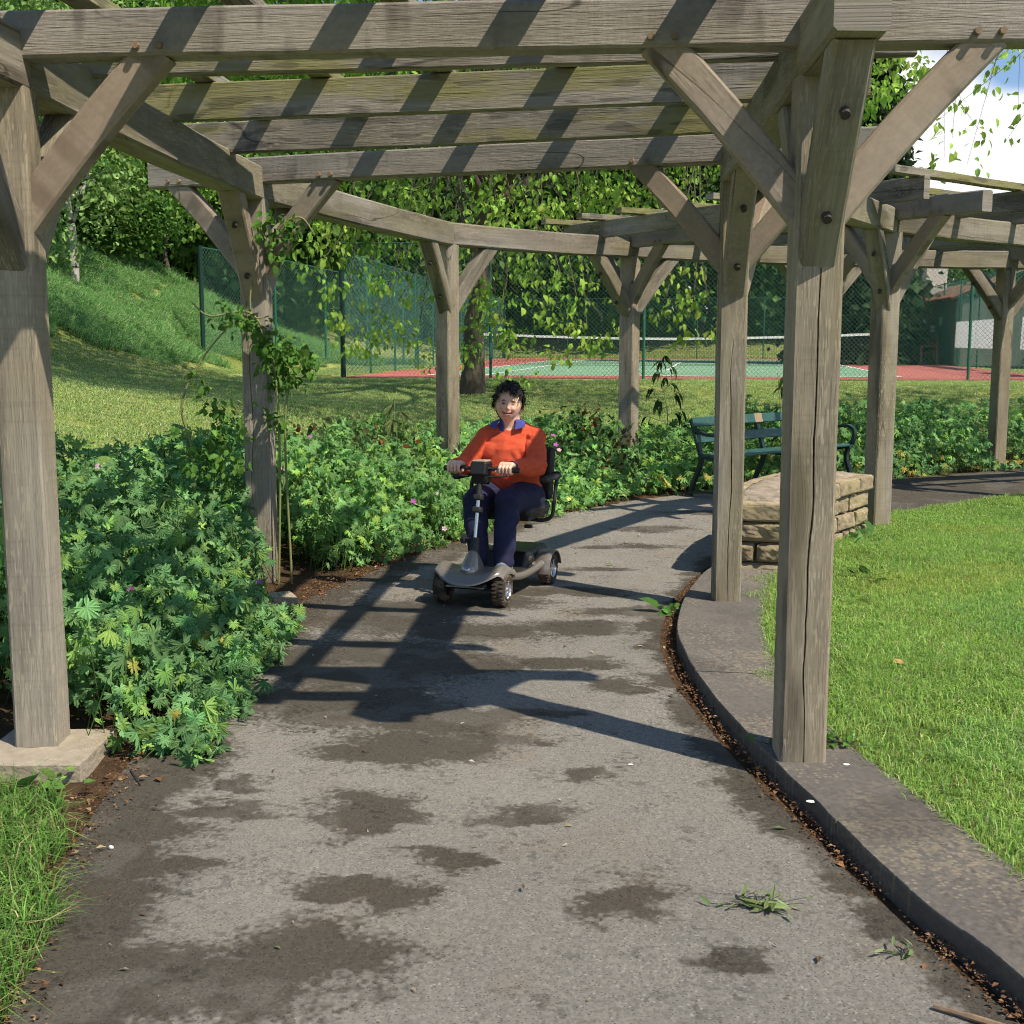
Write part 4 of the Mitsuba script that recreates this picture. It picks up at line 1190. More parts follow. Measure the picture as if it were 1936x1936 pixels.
# ------------------------------------------------------------------ leaf litter and small things on the ground
n = 9000
s = rng.uniform(.06, .92, n); i = s * 599
le = np.stack([np.interp(i, np.arange(600), _le[:, k]) for k in (0, 1)], -1); _, ow = bed_xy(s, s * 0)
dd = rng.normal(-.03, .075, n); dd = np.where(rng.random(n) < .12, rng.uniform(-.6, .25, n), dd)
cl = nfbm(np.concatenate([le * 2.6, le[:, :1] * 0 + 2], -1), 3, 6)
ok = cl + rng.uniform(-.14, .14, n) > .46
p = (le + ow * dd[:, None])[ok]
gi = resample(KIN, 500); gk = rng.integers(0, 500, 5200); gt = unit(np.gradient(gi, axis=0)); gn = np.stack([-gt[:, 1], gt[:, 0]], 1)
gp_ = gi[gk] + gn[gk] * (np.abs(rng.normal(0, .035, 5200)) + .006)[:, None]
cl2 = nfbm(np.concatenate([gp_ * 2.2, gp_[:, :1] * 0 + 7], -1), 3, 6); gp_ = gp_[cl2 + rng.uniform(-.2, .2, 5200) > .42]
qe = resample(LEFT_EDGE[LEFT_EDGE[:, 1] < 4.8], 400); qk = rng.integers(120, 400, 7000); qp = qe[qk] + np.stack([rng.normal(-.10, .075, 7000), rng.normal(0, .02, 7000)], 1)
qc = nfbm(np.concatenate([qp * 3.2, qp[:, :1] * 0 + 12], -1), 3, 6); qp = qp[qc + rng.uniform(-.2, .2, 7000) > .45]
q2 = np.stack([rng.uniform(-1.75, -.75, 3800), rng.uniform(6.7, 8.9, 3800)], 1); q2[:, 0] = np.interp(q2[:, 1], LEFT_EDGE[:, 1], LEFT_EDGE[:, 0]) + rng.normal(-.06, .13, 3800)
q2c = nfbm(np.concatenate([q2 * 4, q2[:, :1] * 0 + 31], -1), 3, 6); q2 = q2[q2c + rng.uniform(-.2, .2, 3800) > .45]
p = np.vstack([p, gp_, qp[pad_ok(qp)], q2]); n = len(p)
pos = np.concatenate([p, np.full((n, 1), .006) + rng.exponential(.004, (n, 1))], 1)
R = frames(rand_unit(rng, n) * [1, 1, .25], unit(rng.normal(0, .35, (n, 3)) + Z))
lv_, lf_ = leaf_quad(.3, .3)
col = np.array([(.17, .085, .04), (.27, .14, .065), (.12, .065, .035), (.36, .26, .14), (.07, .04, .025)])[rng.choice(5, n, p=[.34, .25, .2, .08, .13])] * np.exp(rng.normal(0, .2, (n, 1)))
v, f, c = scatter(lv_, lf_, pos, R, .005 + rng.exponential(.0055, n), col * .85)
put('leaf_litter', (v, f), 'tinted', color=c); say('leaf_litter', 'orange brown leaf litter along the path edges and kerb gutter', 'leaf litter', kind='stuff')
n = 420
p = np.stack([rng.uniform(-1.3, 1.1, n), rng.uniform(2.4, 12, n)], 1)
ok = shapely.contains_xy(Polygon(np.vstack([LEFT_EDGE, RIGHT_EDGE[::-1]])).buffer(-.05), p[:, 0], p[:, 1]); p = p[ok]; n = len(p)
R = frames(rand_unit(rng, n) * [1, 1, .1], unit(rng.normal(0, .2, (n, 3)) + Z))
v, f, c = scatter(*leaf_quad(.3, .16), np.concatenate([p, np.full((n, 1), .009)], 1), R, .008 + rng.exponential(.010, n), np.array([(.3, .25, .16), (.1, .07, .04), (.5, .47, .4), (.12, .17, .05)])[rng.choice(4, n, p=[.4, .35, .1, .15])])
put('plant_debris', (v, f), 'tinted', color=c); say('plant_debris', 'sparse dry bits of twig and leaf on the asphalt', 'debris', kind='stuff')


def sprig(name, at, n, size, w, spread, col, label, cat, rng, up=.15, bs='leaf'):
    size = size * .8
    d = rand_unit(rng, n) * [1, 1, 0] + Z * rng.uniform(0, up * 2, (n, 1))
    pos = at + np.concatenate([rng.normal(0, 1, (n, 2)) * spread, rng.uniform(.004, .02, (n, 1))], 1)
    R = frames(d, unit(rng.normal(0, .4, (n, 3)) + Z))
    v, f, c = scatter(*leaf_ovate(fold=.1, droop=.25 if up > .3 else .05, w=w), pos, R, size * np.exp(rng.normal(0, .35, n)), tint(rng, n, col, .25))
    sv, sf = prism(np.tile(at + Z * .004, (n, 1)), pos + R[:, :, 1] * size * .2, .0016)
    v, f, c = merge((v, f, c), (sv, sf, np.full((len(sv), 3), .12)))
    k = put(name, (v, f), bs, color=c); return say(k, label, cat)


sprig('plant_cutting', G(1435, 1716), 46, .055, .12, (.055, .028), (.22, .30, .12), 'heap of torn pale green leaves lying on the path near the kerb', 'plant cutting', rng)
sprig('plant_cutting', G(1705, 1806), 9, .05, .12, (.03, .012), (.20, .28, .12), 'small torn green leaf scrap in the kerb gutter at the lower right', 'plant cutting', rng)
sprig('weed', G(1272, 1160), 16, .075, .3, (.05, .04), (.12, .27, .06), 'small leafy weed at the foot of the kerb beside the scooter', 'weed', rng, .5)
sprig('weed', G(1478, 1412, .066), 26, .035, .3, (.045, .02), (.10, .20, .04), 'small green weed on the kerb at the left foot of the right foreground post', 'weed', rng, .7)
sprig('weed', G(1592, 1408, .066), 40, .035, .32, (.06, .03), (.09, .20, .04), 'small green weed at the lawn side of the right foreground post', 'weed', rng, .7)
sprig('weed', V(2.62, 9.55, .02), 60, .09, .33, (.16, .16), (.10, .22, .07), 'leafy weed at the lawn side of the stone wall', 'weed', rng, .9)
sprig('weed', V(*G(1635, 1095, .045)[:2], .045), 34, .11, .12, (.07, .07), (.075, .16, .035), 'dark rosette weed in the bright lawn', 'weed', rng, .35)
sprig('weed', V(*G(100, 1500)[:2] + [-.02, 0], .03), 14, .055, .42, (.05, .05), (.16, .33, .08), 'broad pale green leaves in the verge grass below the concrete pad', 'weed', rng, .6)
k = put('twig', tube(curve([G(1765, 1903, .008), G(1830, 1921, .012), G(1925, 1950, .010)], 6), [.006] * 6 + [.008] * 7, 6), 'oak_peg'); say(k, 'short brown twig lying on the path at the lower right', 'twig')
k = put('twig', tube(curve([G(246, 1455, .006), G(258, 1470, .012), G(266, 1486, .004)], 4), .0025, 5), 'dark_hole'); say(k, 'thin dark curved twig on the path right of the concrete pad', 'twig')
for px, py, z, r, lab in ((1192, 1445, .004, .010, 'white bird dropping on the asphalt'), (1600, 1445, .068, .012, 'white bird dropping on the kerb by the right foreground post'), (1532, 1515, .068, .014, 'white bird dropping near the middle of the kerb'), (210, 1602, .006, .008, 'small pale pebble on the path')):
    o = G(px, py, z); b = trimesh.creation.icosphere(2, r); b.vertices *= V(1, .8, .18 if 'drop' in lab else .8); b.vertices *= (1 + .5 * (nfbm(b.vertices / r * 1.7 + px, 3) - .5))[:, None]; b.apply_translation(o)
    k = put('bird_dropping' if 'drop' in lab else 'pebble', b, 'white_paint', smooth=True); say(k, lab, 'bird dropping' if 'drop' in lab else 'pebble')
n = 90
p = np.stack([rng.uniform(-8, 6, n), rng.uniform(10, 24, n)], 1); ok = ~shapely.contains_xy(flat_poly.buffer(.3), p[:, 0], p[:, 1]); p = p[ok]; n = len(p)
pos = np.concatenate([p, ground_z(p[:, 0], p[:, 1])[:, None] + .035], 1)
v, f, c = scatter(*leaf_quad(.1, .45), pos, frames(rand_unit(rng, n) * [1, 1, .2], unit(rng.normal(0, .2, (n, 3)) + Z)), .028, np.full((n, 3), .8))
put('daisies', (v, f), 'petal', color=c); say('daisies', 'tiny white daisies scattered over the back lawn', 'daisies', kind='stuff')
k = put('fallen_leaf', scatter(*leaf_ovate(w=.4), np.array([V(*G(1688, 1262, .05)[:2], .075)]), frames(np.array([[1., .2, 0]]), np.array([[.1, -.2, 1.]])), np.array([.075]), np.array([(.42, .24, .10)]))[:2], 'tan_leaf'); say(k, 'dry tan fallen leaf on the bright lawn', 'fallen leaf')
scene['tan_leaf'] = princ((.42, .24, .11), .6)
# ------------------------------------------------------------------ trees
def limb(p0, p1, r0, r1, rng, bend=.15, n=7):
    t = np.linspace(0, 1, n)[:, None]; L = np.linalg.norm(p1 - p0)
    q = p0 + (p1 - p0) * t + np.sin(np.pi * t) * rng.normal(0, bend * L, 3) * [1, 1, .5] + rng.normal(0, .015 * L, (n, 3)) * np.sin(np.pi * t)
    return q, np.linspace(r0, r1, n)


def canopy(rng, cents, per, spread, size, col, var=.25, droop=.35, tmpl=None, flat=.6, bright=None):
    """Leaf clusters around centres; returns v, f, c."""
    n = len(cents) * per
    c = np.repeat(cents, per, 0); off = rng.normal(0, 1, (n, 3)) * np.asarray(spread)
    pos = c + off
    ax = unit(unit(off) * .8 + rng.normal(0, .6, (n, 3)) + [0, 0, -droop])
    nn = unit(rng.normal(0, flat, (n, 3)) + [0.15, -.15, 1])
    cc = tint(rng, len(cents), col, var * .7, .12)
    if bright is not None: cc = cc * bright[:, None]
    cl = np.repeat(cc, per, 0) * np.exp(rng.normal(0, var * .7, (n, 1)))
    tv, tf = tmpl or leaf_quad()
    return scatter(tv, tf, pos, frames(ax, nn), size * np.exp(rng.normal(0, .25, n)), cl)


def shell(rng, n, center, radii, inner=.55, lump=.35, seed=0):
    """Cluster centres in the outer part of a lumpy ellipsoid."""
    d = rand_unit(rng, n); k = 1 + lump * 2 * (nfbm(d * 1.9 + seed * 7.7, 3, 3) - .5)
    r = (inner + (1 - inner) * rng.uniform(0, 1, n) ** .6) * k
    return center + d * r[:, None] * radii


def tree_group(name, rng, H, R, trunk, ncl, per, size, col, base=.25, var=.25, spread=.35, conifer=False, sd=0, bark='bark'):
    """A shapegroup with trunk and crown, foot at the origin."""
    c = V(0, 0, H * (base + 1) / 2); rad = V(R, R, H * (1 - base) / 2)
    parts = []
    if conifer:
        z = rng.uniform(base, 1, ncl) ** 1.1; rr = R * (1.02 - z) ** .8 * rng.uniform(.35, 1.05, ncl); a = rng.uniform(0, 6.283, ncl)
        cents = np.stack([np.cos(a) * rr, np.sin(a) * rr, z * H - rr * .45], 1)
    else:
        cents = shell(rng, ncl, c, rad, .5, .4, sd)
    q, r = limb(V(0, 0, -.3), V(0, 0, H * (.9 if conifer else .72)), trunk, trunk * .25, rng, .02, 9)
    parts.append(tube(q, r, 9))
    if not conifer:
        for j in range(9):
            t = rng.uniform(.35, .95); p0 = q[int(t * 8)]; tgt = cents[rng.integers(ncl)]
            ql, rl = limb(p0, p0 + (tgt - p0) * .85, trunk * .42, trunk * .08, rng, .08, 6); parts.append(tube(ql, rl, 6))
    v, f, cl = canopy(rng, cents, per, spread, size, col, var, .6 if conifer else .35)
    tmesh = join(*parts)
    scene[name + '_group'] = {'type': 'shapegroup', 'trunk': mikit.ply(tmesh, bark, True), 'crown': mikit.ply((v, f), 'leaf', color=cl)}


def plant_tree(name, grp, x, y, a, s, label, cat='tree', g=None, sz=1.0, z=None):
    M = rotz(a, s); M[:3, 2] *= sz; M[:3, 3] = (x, y, float(ground_z(x, y)) if z is None else z)
    k = key(name); scene[k] = {'type': 'instance', 'group': {'type': 'ref', 'id': grp + '_group'}, 'to_world': T(M.tolist())}
    return say(k, label, cat, g)


R_ = np.random.default_rng
tree_group('broad_a', R_(1), 12, 4.6, .24, 330, 42, .34, (.15, .27, .07), .16, sd=1, spread=.55)
tree_group('broad_b', R_(2), 12, 4.2, .22, 330, 42, .32, (.20, .33, .08), .14, sd=2, spread=.5)
tree_group('dark_a', R_(3), 11, 4.4, .26, 330, 42, .30, (.07, .135, .045), .06, sd=3, spread=.55)
tree_group('dark_b', R_(4), 9, 4.0, .2, 300, 42, .32, (.10, .19, .055), .05, sd=4, spread=.5)
tree_group('shrub', R_(5), 3, 1.9, .08, 260, 40, .16, (.13, .25, .065), .02, sd=5, spread=.22)
tree_group('weeping_conifer', R_(6), 13.0, 2.6, .28, 620, 40, .30, (.045, .08, .04), .1, conifer=True, spread=(.35, .35, .5))
tree_group('birch', R_(7), 8.5, 2.5, .11, 230, 44, .13, (.26, .42, .14), .14, sd=7, spread=.36, bark='birch_bark')
tree_group('young_tree', R_(8), 5, 2.0, .10, 130, 44, .15, (.28, .46, .10), .22, sd=8, spread=.3)

plant_tree('birch_tree', 'birch', -10.05, 29, .4, 1.0, 'slender pale-trunked birch on the grass bank at the left')
plant_tree('young_tree', 'young_tree', -9.85, 36, 1.4, 1.05, 'young tree with bright leaves on the bank beside the end of the wire fence')
plant_tree('bush', 'shrub', -13.2, 33, .2, 1.1, 'rounded green bush on the bank behind the birch trunk', 'bush', sz=.62)
plant_tree('bush', 'shrub', -10.9, 34.2, 2.2, .85, 'small rounded green bush on the bank just right of the birch trunk', 'bush', sz=.8)
bgl = 'tree in the wood behind the tennis court'
spots = [('dark_a', -16.5, 42), ('dark_b', -12.2, 42), ('broad_b', -17.5, 36), ('dark_b', -9.0, 47), ('dark_a', -6.5, 56), ('broad_a', -20, 50), ('broad_a', -12, 56), ('broad_b', -7.5, 63), ('dark_b', -3.4, 62), ('dark_a', 1.0, 64), ('dark_b', 5.2, 64), ('dark_a', 9.5, 65), ('dark_b', 13.5, 66), ('dark_a', 17.0, 68),
         ('broad_a', -3.5, 72), ('broad_b', 2, 74), ('broad_a', 7.5, 73), ('broad_b', 12.8, 74), ('dark_a', -14, 68), ('broad_a', -22, 66), ('dark_b', 19.5, 66)]
rng = R_(41)
kind = {'dark_a': 'dark green dense tree in the wood behind the tennis court', 'dark_b': 'mid green dense tree in the wood behind the tennis court', 'broad_a': 'tall leafy green tree behind the dark trees', 'broad_b': 'tall lighter green tree behind the dark trees'}
kn = {'dark_a': 'dark green dense', 'dark_b': 'mid green dense', 'broad_a': 'tall leafy green', 'broad_b': 'tall lighter green'}
nth = ('leftmost', 'second', 'third', 'fourth', 'fifth', 'sixth', 'seventh')
cnt_ = {}
for g, x, y in sorted(spots, key=lambda q: q[1] / q[2]):
    cnt_[g] = i = cnt_.get(g, -1) + 1
    lab = f'{nth[i]} {kn[g]} tree' + (' from the left' if i else '') + ' in the wood behind the tennis court'
    plant_tree('background_tree', g, x, y, rng.uniform(0, 6.28), rng.uniform(.92, 1.12) * (1.3 if y > 69 else 1.05) * (.6 if x > 16.5 else 1), lab, g='trees in the wood behind the court')
for x, y, s, g, lab in ((22.5, 60, .50, 'broad_b', 'low light green tree right of the pavilion chimney'), (27, 66, .5, 'broad_a', 'leafy green tree behind the white banner'), (19.5, 46, .62, 'dark_b', 'dark green tree beside the pavilion roof'), (24, 48, .38, 'broad_a', 'low green tree at the right picture edge beyond the court'), (31, 62, .6, 'dark_b', 'green tree behind the far right post')):
    plant_tree('background_tree', g, x, y, rng.uniform(0, 6.28), s, lab)
plant_tree('conifer', 'weeping_conifer', 12.2, 45, .8, 1.0, 'dark weeping conifer behind the right foreground post')
for x, y, s in ((17.5, 33, .8), (19.5, 38, .9), (21, 44, .8), (18.5, 30.5, .8)):
    plant_tree('bush', 'shrub', x, y, rng.uniform(0, 6.28), s * 1.1, 'rounded green bush outside the right court fence, ' + {33: 'third', 38: 'second', 44: 'farthest', 30.5: 'nearest'}[y] + ' of four', 'bush', 'bushes outside the right court fence')

# the big tree on the lawn
rng = R_(77)
foot = gp(-.78, 23.5)
BT = 'lawn_tree'
q, r = limb(foot - Z * .3, foot + V(.5, -.8, 6.5), .19, .13, rng, .015, 10); r[0] = .30; r[1] = .22
parts = [tube(q, r, 14)]
cents = np.vstack([shell(rng, 560, V(.4, 19.4, 7.6), V(7.0, 6.4, 5.2), .45, .30, 5)])
cents = cents[(cents[:, 2] > 4.3 + .5 * rng.normal(0, 1, len(cents))) | ((cents[:, 2] > 2.8) & (cents[:, 1] > 21) & (np.abs(cents[:, 0] + .8) < 3))]
cents = cents[~((cents[:, 0] > 3.4) & (cents[:, 2] > 4.6 + .25 * (7 - cents[:, 0])) & (cents[:, 1] < 18))]
cents = np.vstack([cents, shell(rng, 210, V(-.8, 15.2, 11.0), V(5.0, 3.6, 1.9), .3, .3, 6)])
top = q[-1]
mains = []
for j in range(13):
    a = j * 2.4; e = V(.4, 19.4, 7) + V(math.cos(a) * 4.6, math.sin(a) * 4.2, rng.uniform(-1.5, 2.8)); p0 = q[rng.integers(5, 10)]
    ql, rl = limb(p0, e, .13, .04, rng, .07, 8); parts.append(tube(ql, rl, 8)); mains.append(ql)
allm = np.vstack(mains)
tw = []
for j in range(3):
    ql, rl = limb(top, V(-3.2 + 2.6 * j, 15 + .6 * j, 10.6), .13, .04, rng, .05, 9); parts.append(tube(ql, rl, 8)); mains.append(ql)
allm = np.vstack(mains)
for c_ in cents[::2]:
    j = np.argmin(np.linalg.norm(allm - c_, axis=1)); ql, rl = limb(allm[j], c_, .022, .006, rng, .06, 5); tw.append(tube(ql, rl, 4, False))
# drooping sprays in front of the crown: (pixel x, pixel y, depth)
dro = [(600, 380, 15.8), (660, 420, 16), (720, 380, 16), (575, 470, 16), (620, 500, 15.5), (590, 560, 15.5), (655, 440, 17), (700, 350, 16), (760, 360, 17), (820, 390, 16.5), (700, 530, 16), (660, 600, 16), (740, 590, 16.2), (690, 660, 16), (745, 620, 17), (800, 560, 18), (795, 640, 17), (870, 470, 17), (900, 520, 17), (880, 600, 17), (905, 560, 18),
       (940, 690, 16), (945, 640, 16.5), (950, 560, 16), (985, 500, 16), (1010, 530, 15.5), (1040, 470, 16), (1060, 560, 15), (1090, 600, 15.4), (1100, 520, 15), (1120, 580, 16), (1040, 620, 17), (1140, 640, 15.8), (1110, 660, 16), (970, 430, 16), (1050, 400, 16), (1120, 400, 16), (1180, 370, 16.5), (1230, 560, 15.5), (1260, 600, 15), (1310, 610, 15), (1340, 620, 15.2), (1250, 520, 16), (1290, 560, 16.2),
       (880, 350, 16), (950, 360, 16), (1030, 345, 16), (1100, 345, 17), (1160, 350, 16.5), (1220, 350, 17), (1270, 345, 17), (840, 680, 21), (900, 650, 20), (1300, 380, 17), (1230, 420, 18), (1180, 440, 18), (560, 430, 16), (640, 340, 16), (1340, 430, 18), (1440, 450, 19), (930, 400, 15), (1000, 390, 15.5), (1650, 120, 15), (1665, 160, 15.2), (1685, 190, 15), (1645, 200, 15.4), (1670, 110, 15), (1700, 130, 15), (1655, 240, 15.2)]
dp = np.array([D(x, y, d) for x, y, d in dro])
dc = []
for p_ in dp:
    j = np.argmin(np.linalg.norm(allm - p_ - Z * 1.0, axis=1)); ql, rl = limb(allm[j], p_ + Z * .25, .018, .006, rng, .05, 6); tw.append(tube(ql, rl, 4, False))
    k = rng.integers(2, 6); dc.append(p_ + rng.normal(0, 1, (k, 3)) * [.24, .3, .10])
dc = np.vstack(dc)
put('trunk', join(*parts), 'bark', BT, smooth=True)
put('branches', join(*tw), 'bark', BT, smooth=True)
mainleaf = canopy(rng, cents, 80, (.42, .42, .34), .105, (.17, .33, .05), .28, .9, leaf_ovate(droop=.3, w=.34), .55)
sprays = canopy(rng, dc, 15, (.105, .105, .06), .080, (.27, .44, .085), .22, 1.0, leaf_ovate(droop=.35, w=.34), .5)
v, f, c = merge(mainleaf, sprays)
say(put('crown', (v, f), 'leaf', BT, color=c), kind='stuff')
say(BT, 'large spreading tree with bright drooping leaves on the lawn before the tennis court', 'tree')

# tree outside the frame on the right, its hanging twigs against the sky
rng = R_(78)
RT = 'overhanging_tree'
foot = gp(12, 15.5); q, r = limb(foot - Z * .2, foot + V(-.6, -.5, 6), .26, .15, rng, .02, 8); parts = [tube(q, r, 12)]
hang = [(1742, 150, 14.5), (1775, 225, 14), (1800, 262, 14.2), (1828, 312, 14), (1800, 195, 15), (1875, 130, 14.5), (1850, 245, 14.8), (1905, 262, 15), (1870, 150, 14.5), (1925, 205, 15), (1785, 297, 14.2), (1895, 100, 14.6)]
tw, dc = [], []
lim = []
for e in (V(6.2, 14.4, 7.2), V(6.6, 15.6, 6.8), V(7.6, 13.5, 7.6), V(10, 18, 8.5), V(14.5, 15, 8), V(13, 18, 8)):
    ql, rl = limb(q[6], e, .10, .03, rng, .05, 9); parts.append(tube(ql, rl, 7)); lim.append(ql)
lim = np.vstack(lim)
for x, y, d in hang:
    p_ = D(x, y, d); j = np.argmin(np.linalg.norm((lim - p_ - Z * 1.5) * [1, 1, .7], axis=1)); ql, rl = limb(lim[j], p_, .008, .002, rng, .12, 7); tw.append(tube(ql, rl, 4, False))
    dc.append(p_ + rng.normal(0, 1, (2, 3)) * [.10, .15, .04]); dc.append(ql[5:6] + rng.normal(0, .05, (1, 3)))
dc = np.vstack(dc)
put('trunk', join(*parts), 'bark', RT, smooth=True); put('twigs', join(*tw), 'bark', RT, smooth=True)
hi = shell(rng, 130, V(12.5, 15.5, 9.0), V(3.4, 3.4, 2.4), .4, .3, 9)
hi = hi[(hi[:, 0] / hi[:, 1] > .52)]
v, f, c = merge(canopy(rng, dc, 5, (.09, .09, .05), .085, (.32, .50, .10), .18, .8, leaf_ovate(droop=.3, w=.33), .5), canopy(rng, hi, 40, (.4, .4, .3), .15, (.2, .36, .07), .25, .6))
say(put('crown', (v, f), 'leaf', RT, color=c), kind='stuff')
say(RT, 'tree hanging thin leafy twigs against the bright sky at the upper right', 'tree')

# climbing rose on the second left post
rng = R_(90)
CR = 'climbing_rose'
canes = [curve([V(-1.50, 7.86, 0), V(-1.47, 7.84, .8), V(-1.49, 7.82, 1.4), V(-1.62, 7.80, 1.75), V(-1.55, 7.84, 2.25)], 8), curve([V(-2.0, 7.7, 0), V(-1.98, 7.7, .8), V(-2.02, 7.65, 1.2), V(-1.75, 7.7, 1.62), V(-1.5, 7.76, 1.7)], 8),
         curve([V(-1.42, 7.88, 0), V(-1.43, 7.86, 1.1), V(-1.3, 7.85, 1.45)], 8), curve([V(-1.49, 7.82, 1.5), V(-1.62, 7.78, 1.72), V(-1.86, 7.76, 1.70), V(-1.98, 7.8, 1.78)], 6), curve([V(-1.5, 7.84, 2.1), V(-1.42, 7.82, 2.25), V(-1.3, 7.82, 2.3), V(-1.22, 7.84, 2.2)], 6)]
put('canes', join(*[tube(c_, np.linspace(.009, .005, len(c_)), 6) for c_ in canes]), 'rose_cane', CR, smooth=True)
scene['rose_cane'] = princ((.20, .22, .09), .5)
pts, cnt = [], []
for px, py, d, n, sp in ((430, 600, 7.70, 12, .05), (465, 612, 7.72, 20, .05), (510, 640, 7.76, 26, .06), (525, 680, 7.82, 30, .07), (545, 675, 7.85, 22, .07), (575, 705, 7.85, 12, .06), (530, 715, 7.9, 14, .06), (470, 440, 7.75, 12, .08), (520, 430, 7.76, 18, .08), (545, 440, 7.78, 12, .06), (515, 470, 7.8, 8, .05), (400, 770, 7.68, 9, .06), (385, 722, 7.66, 6, .04), (425, 800, 7.7, 18, .08), (405, 840, 7.7, 22, .09), (425, 865, 7.7, 22, .09), (515, 780, 7.85, 7, .05), (530, 800, 7.85, 6, .05), (390, 880, 7.6, 12, .08), (560, 690, 7.8, 12, .06)):
    pts.append(D(px, py, d) + rng.normal(0, sp * .8, (n, 3)))
p_ = np.vstack(pts); n = len(p_)
v, f, c = canopy(rng, p_, 3, .018, .048, (.10, .22, .045), .22, .5, leaf_ovate(droop=.25, w=.36), .6)
say(put('leaves', (v, f), 'leaf_glossy', CR, color=c), kind='stuff')
scene['leaf_glossy'] = LEAF(.5, .28)
say(CR, 'climbing rose with glossy leaves wound round the second left post', 'climbing plant')

# saplings and dark seed-headed plants between bed and lawn
def drooper(name, foot, h, n, size, col, label, rng, cat='sapling', w=.13, r=.2, bs='leaf'):
    st = [tube(curve([foot, foot + V(rng.normal(0, .02), 0, h * .5), foot + V(rng.normal(0, .05), 0, h)], 6), np.linspace(.009, .003, 13), 5)]
    pos, ax = [], []
    for k in range(n):
        t = (k + .5) / n; a = k * 2.4; rr = r * (1.1 - t)
        b = foot + Z * (h * (.18 + .82 * t)); e = b + V(math.cos(a) * rr, math.sin(a) * rr, rr * .35)
        st.append(tube(np.array([b, e]), .0025, 4))
        for j in range(6):
            u = rng.uniform(.35, 1); pos.append(b + (e - b) * u); ax.append(V(math.cos(a + rng.normal(0, .5)), math.sin(a + rng.normal(0, .5)), rng.uniform(-1.1, -.1)))
    ax = np.array(ax); v, f, c = scatter(*leaf_ovate(droop=.45, w=w), np.array(pos), frames(ax, unit(rng.normal(0, .3, ax.shape) + Z)), size * np.exp(rng.normal(0, .2, len(ax))), tint(rng, len(ax), col, .2))
    put('stem', join(*st), 'rose_cane', name, smooth=True); put('leaves', (v, f), bs, name, color=c)
    say(name + '__leaves', kind='stuff'); return say(name, label, cat)


drooper('sapling', V(1.78, 14.6, .05), 1.35, 16, .135, (.045, .085, .03), 'dark sapling with drooping narrow leaves left of the green bench', R_(3), w=.12, r=.36)
drooper('sapling_001', V(-1.05, 11.2, .1), .92, 10, .13, (.16, .20, .08), 'pale narrow-leaved plant standing behind the cranesbill left of the third left post', R_(4), r=.16)
drooper('sapling_002', V(3.02, 13.9, .1), 1.1, 8, .13, (.06, .11, .035), 'thin dark shoot climbing beside the right foreground post above the bench', R_(5), r=.12)
for i, (px, py, d, lab) in enumerate(((625, 830, 10.3, 'reddish shrub rose behind the cranesbill bank'), (700, 835, 10.6, 'dark brownish shrub behind the cranesbill bank, left of the third left post'), (1080, 790, 12.8, 'dark shrub rose with red shoots to the right of the rider\'s head'), (1110, 830, 12.4, 'bronze-leaved shrub in front of the fourth left post'), (1300, 820, 14.6, 'dark low shrub at the left end of the green bench'))):
    o = D(px, py, d); o[2] = .05; r2 = R_(200 + i); h = float(D(px, py, d)[2]) - .02
    cs = o + np.stack([r2.normal(0, .22, 44), r2.normal(0, .18, 44), r2.uniform(.25, 1.05, 44) * h], 1)[:28]
    v, f, c = canopy(r2, cs, 9, .05, .055, (.055, .075, .03), .35, .3, leaf_ovate(w=.36), .8); red = np.repeat(r2.random(len(c) // 8) < .22, 8); c[red] = c[red] * [2.6, .75, .8]
    st = [tube(np.array([o + V(*r2.normal(0, .05, 2), 0), q_]), [.007, .003], 4) for q_ in cs[::5]]
    k = key('shrub_rose'); put('stems', join(*st), 'rose_cane', k, smooth=True); say(put('leaves', (v, f), 'leaf', k, color=c), kind='stuff'); say(k, lab, 'shrub')
# ------------------------------------------------------------------ mobility scooter
SM = frame(V(-.235, 7.24, .006), V(.934, -.356, 0), V(.356, .934, 0), Z)     # x rider's left, y backwards, z up
scene['scooter_bronze'] = {'type': 'twosided', 'bsdf': {'type': 'principled', 'base_color': rgb(.29, .26, .23), 'metallic': .55, 'roughness': .28, 'specular': .5, 'clearcoat': .6}}
scene['scooter_black'] = princ((.012, .012, .013), .38)
scene['satin_black'] = princ((.02, .02, .021), .55)
scene['rubber'] = bump(mikit.proc(lambda p, n, uv: FB(p.x * 90, p.y * 90, p.z * 90, 2), 2e-3), .004, {'type': 'principled', 'base_color': mikit.proc(lambda p, n, uv: MX((.035, .028, .02), (.13, .10, .07), SS(.35, .75, FB(p.x * 22, p.y * 22, p.z * 22, 3)))), 'roughness': .85})
scene['alloy'] = princ((.75, .75, .77), .22, 1.0)
scene['chrome'] = princ((.6, .6, .62), .16, 1.0)
SC = 'mobility_scooter'


def sput(name, m, bs, parent=SC, sm=35):
    return put(name, moved(m, SM), bs, parent, smooth=sm)


def revolve_x(profile, n=40):
    """Profile (x, r) revolved about the x axis."""
    pr = np.asarray(profile, float); a = np.arange(n) * 2 * np.pi / n
    v = np.stack([np.repeat(pr[:, 0][:, None], n, 1), pr[:, 1][:, None] * np.cos(a), pr[:, 1][:, None] * np.sin(a)], -1).reshape(-1, 3); k = len(pr); f = []
    i = np.arange(n)
    for j in range(k - 1):
        f.append(np.stack([j * n + i, j * n + (i + 1) % n, (j + 1) * n + (i + 1) % n, (j + 1) * n + i], 1))
    return tm((v, np.vstack(f)))


